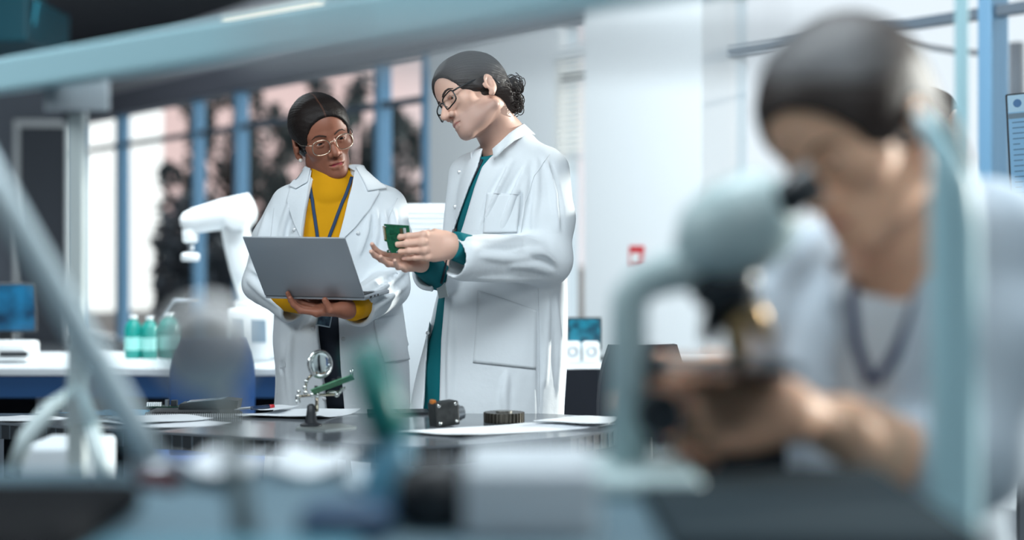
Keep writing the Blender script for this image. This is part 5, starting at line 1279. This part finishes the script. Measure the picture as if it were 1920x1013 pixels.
    u = unit(Sd(1700, 868, -.07)-Sd(1830, 850, -.03)); c0 = Sd(1700, 868, -.07); f.sub(cyl(c0+u*.016, c0+u*.10, .08), .002)
    cv, cq = f.mesh(1); coat = link('lab_coat', mesh_data('lab_coat', [(cv, cq)]), M_COAT_SHADE, seated)
    dr = Drape([(cv, cq)])
    dr.patch([(1610, 490), (1560, 560), (1540, 640), (1570, 720)], [(1598, 500), (1590, 560), (1584, 640), (1578, 720)], 20, 8, .004, .003).build('lapel', M_COAT_SHADE, coat, smooth=True)
    dr.patch([(1738, 500), (1722, 590), (1706, 660), (1690, 720)], [(1790, 490), (1800, 570), (1770, 650), (1694, 720)], 20, 8, .004, .003).build('lapel', M_COAT_SHADE, coat, smooth=True)
    g = Field((.20, 1.6, .55), (.70, 2.40, 1.24), .006)
    g.put(loft([(a, b, c, d-.012, e-.012) for a, b, c, d, e in st], 2.3)); g.sub(cone(Sd(1668, 440, .0), Sd(1690, 530, .05), .054, .062), .004); g.warp(lambda x, y, z: .003*wob(x, y, z, 22, 6))
    v, q = g.mesh(1); link('tshirt', mesh_data('tshirt', [(v, q)]), M_TSHIRT, seated); drs = Drape([(v, q)])
    lm = MB()
    for ln_ in ([(1606, 500), (1600, 560), (1606, 640), (1632, 720)], [(1730, 500), (1710, 590), (1680, 660), (1642, 720)]):
        lm.tube([p for p in drs.line(ln_, 8, .004)], .006, 8, flat=(np.array((0, -1., 0)), .3))
    lm.build('lanyard', mat('lanyard_navy', (36, 46, 86), .7), seated, smooth=True)
    g = Field((-.25, 1.6, .02), (.85, 2.85, .78), .010); g.put(ell(hip+V(0, 0, 0), (.17, .14, .12)))
    for sd, o in ((-1, .0), (1, .17)):
        kn = hip+V(o*.3, .14*sd*.5+.05, 0)+fw*.40; g.put(cone(hip+V(0, .08*sd, 0), kn, .095, .074), .03); g.put(cone(kn, kn*V(1, 1, 0)+V(.05, 0, .33), .070, .058), .02)
    v, q = g.mesh(1); link('trousers', mesh_data('trousers', [(v, q)]), M_NAVY, seated)
    for sd, o in ((-1, .0), (1, .17)):
        kn = hip+V(o*.3, .14*sd*.5+.05, 0)+fw*.40; b0 = kn*V(1, 1, 0)+V(.05, 0, .30); g = Field(b0-V(.25, .15, .05), b0+V(.15, .15, .10), .007)
        g.put(cone(b0, b0+V(0, 0, .03), .045, .045)); g.put(cone(b0-V(0, 0, .01), b0+V(-.15, .03, -.015), .042, .03), .03); v, q = g.mesh(1); link('shoe', mesh_data('shoe', [(v, q)]), M_SHOE, seated)
    # stool
    so = hip*V(1, 1, 0); st_ = empty('lab_stool', so, 'round dark stool under the seated woman', 'stool')
    MB().lathe(so+V(0, 0, .455), [(.16, 0), (.18, .02), (.18, .045), (.15, .058)], 28).build('seat', M_DARK, st_, smooth=True, angle=50)
    MB().tube([so+V(0, 0, .05), so+V(0, 0, .455)], .026, 14).build('column', M_STEEL, st_, smooth=True); rg_ = [so+V(.19*math.cos(a), .19*math.sin(a), .26) for a in np.linspace(0, 6.28, 30, endpoint=False)]
    MB().tube(rg_, .010, 8, closed=True).build('foot_ring', M_STEEL, st_, smooth=True)
    for a in (0, 2.1, 4.2): MB().tube([so+V(0, 0, .26), so+V(.19*math.cos(a), .19*math.sin(a), .26)], .008, 8).build('ring_spoke', M_STEEL, st_, smooth=True)
    for k_ in range(5): a = 2*math.pi*k_/5; MB().tube([so+V(0, 0, .07), so+V(.26*math.cos(a), .26*math.sin(a), .02)], [.022, .016], 8).build('leg', M_DARK, st_, smooth=True)
build_seated()
# man far right, mostly hidden behind the seated woman
DB = 5.6
def Bk(px, py, dy=0.0): return P(px, py, DB+dy)
back_man = empty('person', (Bk(1735, 0)[0], DB, 0), 'dark-haired person with glasses standing behind the seated woman\'s head', 'person')
def build_back():
    R = Rz(RAD(62)) @ Rx(RAD(10)); s = .99; pos = Bk(1738, 238)
    nb = [to_local(Bk(1722, 300, .0), R, pos, s), to_local(Bk(1716, 345, .0), R, pos, s)]
    hv, hq, lip = head_field(nb, (.056, .062), jaw=1.08, nose=1.2, lips=.9, h=.0035); hv = place(hv, R, pos, s)
    c = Bk(1718, 0)[0]; f = Field((c-.36, DB-.36, 0), (c+.36, DB+.30, 1.60), .014)
    f.put(ell((c, DB, 1.16), (.15, .09, .26))); f.put(ell((c, DB, .92), (.15, .10, .14)), .05)
    for sd in (-1, 1): f.put(cone((c+sd*.085, DB, .88), (c+sd*.085, DB, .48), .075, .052), .03); f.put(cone((c+sd*.085, DB, .48), (c+sd*.085, DB+.02, .07), .052, .036), .02); f.put(cone((c+sd*.18, DB, 1.36), (c+sd*.23, DB-.02, 1.08), .045, .04), .03); f.put(cone((c+sd*.23, DB-.02, 1.08), (c+sd*.22, DB-.10, .86), .04, .03), .02)
    tv, tq = f.mesh(1)
    hs = []
    for sd in (-1, 1):
        w = np.array((c+sd*.22, DB-.10, .86)); RH = frame3((0, -.25, -1), (sd, 0, 0), 1)
        if RH[1, 1] > 0: RH[:, 1] *= -1
        h, q, n = hand_field([(15, 20, 15)]*4, fore=(-.06, 0, 0), fore_r=.028, h=.003, s=.95); hs.append((h @ RH.T+w, fix_winding(q, RH)))
    z = lambda a: np.zeros(len(a)); parts = [(hv, hq), (tv, tq)]+hs
    link('body', mesh_data('body', parts, {'lip': np.r_[lip, z(tv), z(hs[0][0]), z(hs[1][0])]}), M_SKIN_L, back_man)
    eyes(back_man, R, pos, s, (0, -8), M_EYE_D)
    hf = hair_field(h=.0034, grow=.010, line=((0, -.124, -.012), (.086, .084, .092)), strand=.0018, sfreq=40); v, q = hf.mesh(1); link('hair', mesh_data('hair', [(place(v, R, pos, s), q)]), M_HAIR, back_man)
    glasses(back_man, R, pos, s, .052, .036, .0017, M_BLACKRIM, M_LENS, power=4, zoff=-.006, yoff=-.104, bow=.9, gap=.009, temple_r=.002)
    g = Field((c-.36, DB-.36, .55), (c+.36, DB+.30, 1.50), .008); g.put(loft([(.56, c, DB, .22, .16), (.95, c, DB, .19, .135), (1.15, c, DB, .175, .125), (1.34, c, DB, .165, .105), (1.42, c, DB, .11, .08), (1.46, c, DB, .075, .065)], 2.3))
    for sd in (-1, 1): g.put(cone((c+sd*.18, DB, 1.36), (c+sd*.23, DB-.02, 1.08), .062, .056), .03); g.put(cone((c+sd*.23, DB-.02, 1.08), (c+sd*.225, DB-.085, .90), .056, .048), .02)
    g.sub(cone((c, DB-.02, 1.40), (c, DB-.03, 1.52), .055, .07), .004); g.warp(lambda x, y, z: .004*wob(x, y, z*.6, 20, 3)); v, q = g.mesh(1); link('lab_coat', mesh_data('lab_coat', [(v, q)]), M_COAT_SHADE, back_man)
    g = Field((c-.30, DB-.25, .03), (c+.30, DB+.25, 1.0), .010); g.put(ell((c, DB, .90), (.16, .11, .10)))
    for sd in (-1, 1): g.put(cone((c+sd*.085, DB, .88), (c+sd*.085, DB, .48), .088, .066), .03); g.put(cone((c+sd*.085, DB, .48), (c+sd*.085, DB+.02, .07), .066, .056), .02)
    v, q = g.mesh(1); link('trousers', mesh_data('trousers', [(v, q)]), M_NAVY, back_man)
    for sd in (-1, 1):
        b0 = np.array((c+sd*.085, DB+.02, 0)); g = Field(b0-V(.1, .25, .02), b0+V(.1, .1, .16), .008); g.put(cone(b0+V(0, 0, .08), b0+V(0, 0, .05), .045, .046)); g.put(cone(b0+V(0, 0, .045), b0+V(0, -.16, .034), .043, .033), .03); g.sub(slab((-9, 0, -.3), (9, 9, 0), 0, 0, 0), .003); v, q = g.mesh(1); link('shoe', mesh_data('shoe', [(v, q)]), M_SHOE, back_man)
build_back()
# ================================================================ foreground: bench, microscope, equipment frame
FZ = 1.0
M_CYAN = mat('frame_pale_cyan', (172, 212, 222), .4); M_SCOPE = mat('scope_pale_grey_green', (174, 194, 196), .4); M_SCOPED = mat('scope_dark', (26, 32, 38), .4)
fb = empty('front_bench', (.1, 1.6, 0), 'pale grey bench across the foreground under the microscope and clutter', 'bench')
MB().box2((-.62, 1.10, FZ-.035), (.36, 1.84, FZ), .005).build('worktop', mat('bench_grey', (88, 112, 124), .5), fb)
for x in (-.58, .29):
    for y in (1.14, 1.77): MB().box2((x, y, 0), (x+.05, y+.05, FZ-.035)).build('leg', M_STEEL, fb)
MB().box2((-.56, 1.16, .30), (.30, 1.80, .32)).build('shelf', M_STEEL, fb)
def F(px, py, z=0.0):
    d = (CAMZ-FZ)*FPX/(py-HORIZON); p = P(px, py, d); p[2] = FZ+z; return p
# ---- equipment frame
fr = empty('equipment_cage', (P(145, 0, 2.72)[0], 2.72, 0), 'pale cyan equipment frame of beams and posts across the foreground', 'frame')
A, B_ = P(0, 145, 2.80), P(1160, -40, 1.74); A[2] = B_[2] = 1.507; e = unit(B_-A); Rf = np.stack([e, np.cross((0, 0, 1.), e), V(0, 0, 1.)], 1); a2, b2 = A-e*.5, B_+e*.55
MB().box((a2+b2)/2, (np.linalg.norm(b2-a2), .045, .054), Rf, .006).build('top_beam', M_CYAN, fr)
p = P(145, 190, 2.72); MB().box2((p[0]-.0135, p[1]-.0135, 0), (p[0]+.0135, p[1]+.0135, 1.49), .003).build('post', mat('post_grey_green', (206, 216, 216), .45), fr)
MB().box(P(145, 180, 2.70), (.100, .012, .050), None, .003).build('joint_plate', mat('plate_grey', (178, 186, 192), .4), fr)
lt = empty('leaning_tube', P(283, 872, 1.81)*V(1, 1, 0)+V(0, 0, FZ), 'pale blue tube leaning across the left edge, its foot on the front bench', 'tube')
MB().tube([P(-90, 205, 1.73), P(60, 470, 1.76), P(215, 735, 1.795), P(287, 868, 1.815)], [.016]*4, 12).build('tube', mat('brace_pale_blue', (188, 204, 210), .35), lt, smooth=True)
MB().lathe(P(288, 872, 1.815)*V(1, 1, 0)+V(0, 0, FZ), [(.026, 0), (.026, .008), (.018, .014)], 18).build('foot', M_STEEL, lt, smooth=True, angle=50)
for pts in ([P(140, 735, 2.70), P(95, 765, 2.66), P(50, 820, 2.62), P(22, 885, 2.6)], [P(152, 740, 2.70), P(170, 800, 2.64), P(186, 860, 2.6), P(200, 910, 2.58)]): MB().tube(pts, [.012, .014, .014, .010], 10).build('foot_strut', mat('strut_grey', (176, 190, 192), .4), fr, smooth=True)
q = P(1803, 0, 2.9); MB().box2((q[0]-.010, q[1]-.01, 0), (q[0]+.010, q[1]+.01, 1.72), .003).build('post', M_CYAN, fr)
# ---- clear skirt on the left post
sk = MB().prism([P(132, 560, 2.68), P(150, 560, 2.68), P(232, 790, 2.62), P(120, 800, 2.62)], V(0, .004, 0)); sk.build('clear_guard', glass_mat('acrylic_clear', (226, 238, 242), .30, .4), fr)
# ---- curved stand on the right
SD_ = 1.62
cs = empty('bent_tube_stand', (P(1790, 0, SD_)[0], SD_, 0), 'thick pale cyan upright with a bent top in front of the seated woman\'s shoulder', 'stand')
up_ = [P(1790, 1500, SD_), P(1790, 1013, SD_), P(1790, 700, SD_), P(1789, 430, SD_), P(1784, 350, SD_), P(1772, 300, SD_), P(1752, 255, SD_+.01), P(1724, 212, SD_+.02)]; up_[0][2] = 0.0
MB().tube(up_, [.0235]*4+[.021, .015, .010, .006], 16).build('upright', M_CYAN, cs, smooth=True); MB().lathe((up_[0][0], SD_, 0), [(.15, 0), (.15, .02), (.04, .03)], 24).build('foot', M_STEEL, cs, smooth=True, angle=50)
# ---- thin rail close to the lens
rl = empty('grey_rail', P(1000, 92, .82), 'thin pale rail hanging close before the standing people\'s heads', 'rail')
MB().box2((P(455, 0, .80)[0], .79, P(0, 112, .80)[2]), (P(1640, 0, .80)[0], .80, P(0, 66, .80)[2]), .002).build('rail_bar', mat('rail_grey', (226, 231, 235), .4), rl)
for px in (640, 1420): a = P(px, 95, .795); MB().tube([a, V(a[0], a[1], CEIL)], .0015, 6).build('hanging_wire', M_STEEL, rl, smooth=True)
# ---- microscope
def scope():
    d = 1.72; q = lambda a, b, dy=0: P(a, b, d+dy); x0 = q(1178, 0)[0]
    r = empty('microscope', (x0, d, FZ), 'pale microscope the seated woman looks into', 'microscope')
    MB().box2((q(1085, 0)[0], d-.10, FZ), (q(1300, 0)[0], d+.10, FZ+.022), .010).build('base', M_SCOPE, r, smooth=True, angle=40)
    MB().box2((q(1190, 0)[0], 1.32, FZ), (q(1660, 0)[0], d+.04, FZ+.014), .006).build('base_plate', mat('plate_dark_teal', (16, 34, 42), .75, spec=.2), r)
    MB().tube([V(x0, d, FZ+.02), V(x0, d, q(0, 600)[2]), q(1180, 560), q(1205, 530), q(1250, 512), q(1310, 500)], [.020, .019, .019, .019, .021, .024], 18).build('arm', M_SCOPE, r, smooth=True)
    f = Field(q(1235, 580, -.09), q(1530, 310, .09), .004) if False else None
    hb = MB(); hb.tube([q(1280, 490), q(1320, 470), q(1380, 430), q(1440, 395), q(1478, 378)], [.020, .045, .052, .046, .028], 22); hb.build('head', M_SCOPE, r, smooth=True)
    for dy in (-.022, .022): ep = MB().tube([q(1450, 392, dy), q(1490, 364, dy), q(1530, 338, dy)], [.019, .018, .022], 18).build('eyepiece', M_SCOPED, r, smooth=True)
    nz = MB().lathe(q(1360, 500), [(.030, 0), (.034, -.012), (.036, -.026), (.028, -.04)], 24).build('nosepiece', M_SCOPED, r, smooth=True, angle=50)
    for ax_, L, m_ in (((-.30, 0, -1), .055, M_SCOPED), ((.12, .05, -1), .085, mat('objective_brass', (186, 156, 112), .3, metal=.6)), ((.5, .2, -.8), .06, mat('objective_brass', (186, 156, 112), .3, metal=.6))):
        a = q(1366, 545)+V(ax_[0]*.02, 0, 0); u = unit(ax_); MB().tube([a, a+u*L*.6, a+u*L], [.0135, .012, .007], 16).build('objective', m_, r, smooth=True)
    MB().box2((q(1215, 0)[0], d-.075, q(0, 692)[2]), (q(1480, 0)[0], d+.065, q(0, 676)[2]), .003).build('stage', M_SCOPED, r)
    MB().tube([V(x0, d, q(0, 684)[2]), q(1240, 684)], .014, 10).build('stage_bracket', M_SCOPED, r, smooth=True)
    for dy in (-.045, .02): MB().lathe(q(1240, 780, dy), [(.020, 0), (.023, .006), (.023, .018), (.020, .022)], 22, axis=(0, 1, 0)).build('focus_knob', M_SCOPED, r, smooth=True, angle=50)
scope()
# ---- clutter in front, all far out of focus
def single(o, label, cat, group=None): return tag(thing(o), label, cat, group)
single(MB().box2((-.60, 1.20, FZ), (P(195, 0, 1.4)[0], 1.56, P(0, 915, 1.5)[2]), .03).build('equipment_case', mat('case_black', (9, 11, 15), .85, spec=.1), smooth=True, angle=40), 'black case at the lower left corner', 'case')
single(MB().box2((P(66, 0, 3.2)[0], 3.1, .62), (P(196, 0, 3.2)[0], 3.3, P(0, 826, 3.2)[2]), .01).build('carton', mat('carton_white', (208, 216, 222), .6)), 'white carton behind the strut feet under the work table', 'box')
lowb = empty('equipment_trolley', (P(90, 0, 3.0)[0], 3.0, 0), 'low dark trolley under the white carton at the left', 'trolley')
xa, xb = -1.35, P(205, 0, 3.0)[0]
MB().box2((xa, 2.86, .56), (xb, 3.5, .62), .01).build('trolley_top', M_DARK, lowb); MB().box2((xa+.03, 2.9, .10), (xb-.03, 3.45, .56)).build('trolley_body', mat('trolley_black', (22, 25, 30), .6), lowb)
for x in (xa+.08, xb-.08):
    for y in (2.95, 3.4): MB().lathe((x, y-.015, .05), [(.04, 0), (.05, .008), (.05, .022), (.04, .03)], 16, axis=(0, 1, 0)).build('caster', M_DARK, lowb, smooth=True)
single(MB().box2((P(872, 0, 1.45)[0], 1.40, FZ), (P(1118, 0, 1.45)[0], 1.58, P(0, 872, 1.42)[2]), .008).build('instrument_box', mat('box_white', (188, 195, 201), .5), smooth=True, angle=40), 'plain white instrument box in the foreground centre', 'box')
c = F(826, 965); single(MB().lathe((c[0], 1.46, FZ), [(.020, 0), (.034, .006), (.036, .035), (.030, .052), (.012, .060)], 28).build('rubber_bulb', mat('rubber_black', (18, 22, 28), .5), smooth=True), 'round black rubber bulb left of the white instrument box', 'bulb')
def crumple(cs, label, seed, amp=.012, m=None, lift=.004, name='crumpled_paper', group='crumpled papers on the front bench'):
    rg = random.Random(seed); a, b, c, d = cs; n = 12; g = []
    for i in range(n+1):
        row = []
        for j in range(n+1):
            u, v = i/n, j/n; p = (a*(1-v)+b*v)*(1-u)+(d*(1-v)+c*v)*u; row.append(p+V(0, 0, lift+amp*(1+.5*math.sin(5*u+seed)+.5*math.sin(6*v+2*seed))+rg.uniform(0, amp*.10)))
        g.append(row)
    mb = MB(); mb.grid(g); k = len(mb.v); mb.add([np.asarray(p)-V(0, 0, .003) for p in mb.v], [tuple(reversed(f)) for f in mb.f]); r = n+1
    rim = list(range(r))+[i*r+n for i in range(1, r)]+[n*r+j for j in range(n-1, -1, -1)]+[i*r for i in range(n-1, 0, -1)]
    for p, q in zip(rim, rim[1:]+rim[:1]): mb.f.append((p, q, q+k, p+k))
    return tag(thing(mb.build(name, m or M_PAPER, smooth=True)), label, 'paper', group)
crumple((F(300, 905), F(400, 888), F(520, 878), F(420, 925)), 'pale crumpled sheet left of the foreground centre', 1, m=mat('paper_soft', (206, 212, 217), .8))
crumple((F(500, 905), F(560, 868), F(690, 866), F(640, 900)), 'pale crumpled sheet beside the teal screwdriver', 2, m=mat('paper_soft', (206, 212, 217), .8))
crumple((F(640, 925), F(720, 895), F(860, 892), F(760, 945)), 'grey crumpled sheet left of the rubber bulb', 3, m=mat('paper_grey', (170, 182, 190), .8))
single(MB().prism([F(255, 915), F(330, 925), F(345, 905), F(275, 896)], V(0, 0, .010)).build('cable_clip', mat('clip_maroon', (66, 26, 32), .5)), 'dark red clip between black case and crumpled sheet', 'clip')
single(MB().box2((P(240, 0, 1.38)[0], 1.20, FZ), (P(700, 0, 1.38)[0], 1.285, FZ+.022), .008).build('parts_tray', mat('tray_teal_blue', (74, 124, 142), .45), smooth=True, angle=40), 'pale teal parts tray along the bottom edge', 'tray')
single(MB().box2((P(560, 0, 1.40)[0], 1.39, FZ), (P(740, 0, 1.45)[0], 1.46, FZ+.026), .008).build('component_box', mat('box_navy', (34, 66, 96), .45), smooth=True, angle=40), 'dark blue component box behind the teal tray', 'box')
# standing screwdriver with teal grip
x = P(705, 0, 1.5)[0]; ss = empty('bench_screwdriver', (x, 1.52, FZ), 'screwdriver with a teal grip standing upright in a blue holder', 'screwdriver')
MB().lathe((x+.012, 1.52, FZ), [(.026, 0), (.026, .035), (.018, .055), (.014, .075)], 20).build('holder', mat('holder_blue', (92, 152, 178), .45), ss, smooth=True)
MB().tube([V(x+.012, 1.52, FZ+.07), V(x+.002, 1.52, FZ+.098), V(x-.012, 1.52, FZ+.150)], [.019, .018, .016], 14).build('grip', mat('grip_teal', (0, 112, 106), .4), ss, smooth=True)
MB().tube([V(x+.006, 1.522, FZ+.098), V(x+.004, 1.522, FZ+.145)], .008, 10).build('clip', M_DARK, ss, smooth=True)
# grey lamp head on a stalk
x = P(385, 0, 1.32)[0]; zc = P(0, 655, 1.32)[2]; gl_ = empty('work_lamp', (x+.03, 1.33, FZ), 'round pale grey lamp head on a stalk in the left foreground', 'lamp')
MB().lathe((x, 1.335, zc), [(.026, 0), (.038, .004), (.038, .014), (.024, .022)], 26, axis=(0, -1, .1)).build('lamp_head', glass_mat('lamp_frosted', (196, 202, 204), .48, .6), gl_, smooth=True)
MB().tube([V(x, 1.34, zc-.02), V(x+.015, 1.335, zc-.05), V(x+.03, 1.33, FZ+.01)], [.007, .008, .010], 12).build('stalk', mat('stalk_grey', (150, 152, 148), .4), gl_, smooth=True); MB().lathe((x+.03, 1.33, FZ), [(.04, 0), (.04, .008), (.012, .014)], 24).build('foot', M_DARK, gl_, smooth=True, angle=50)
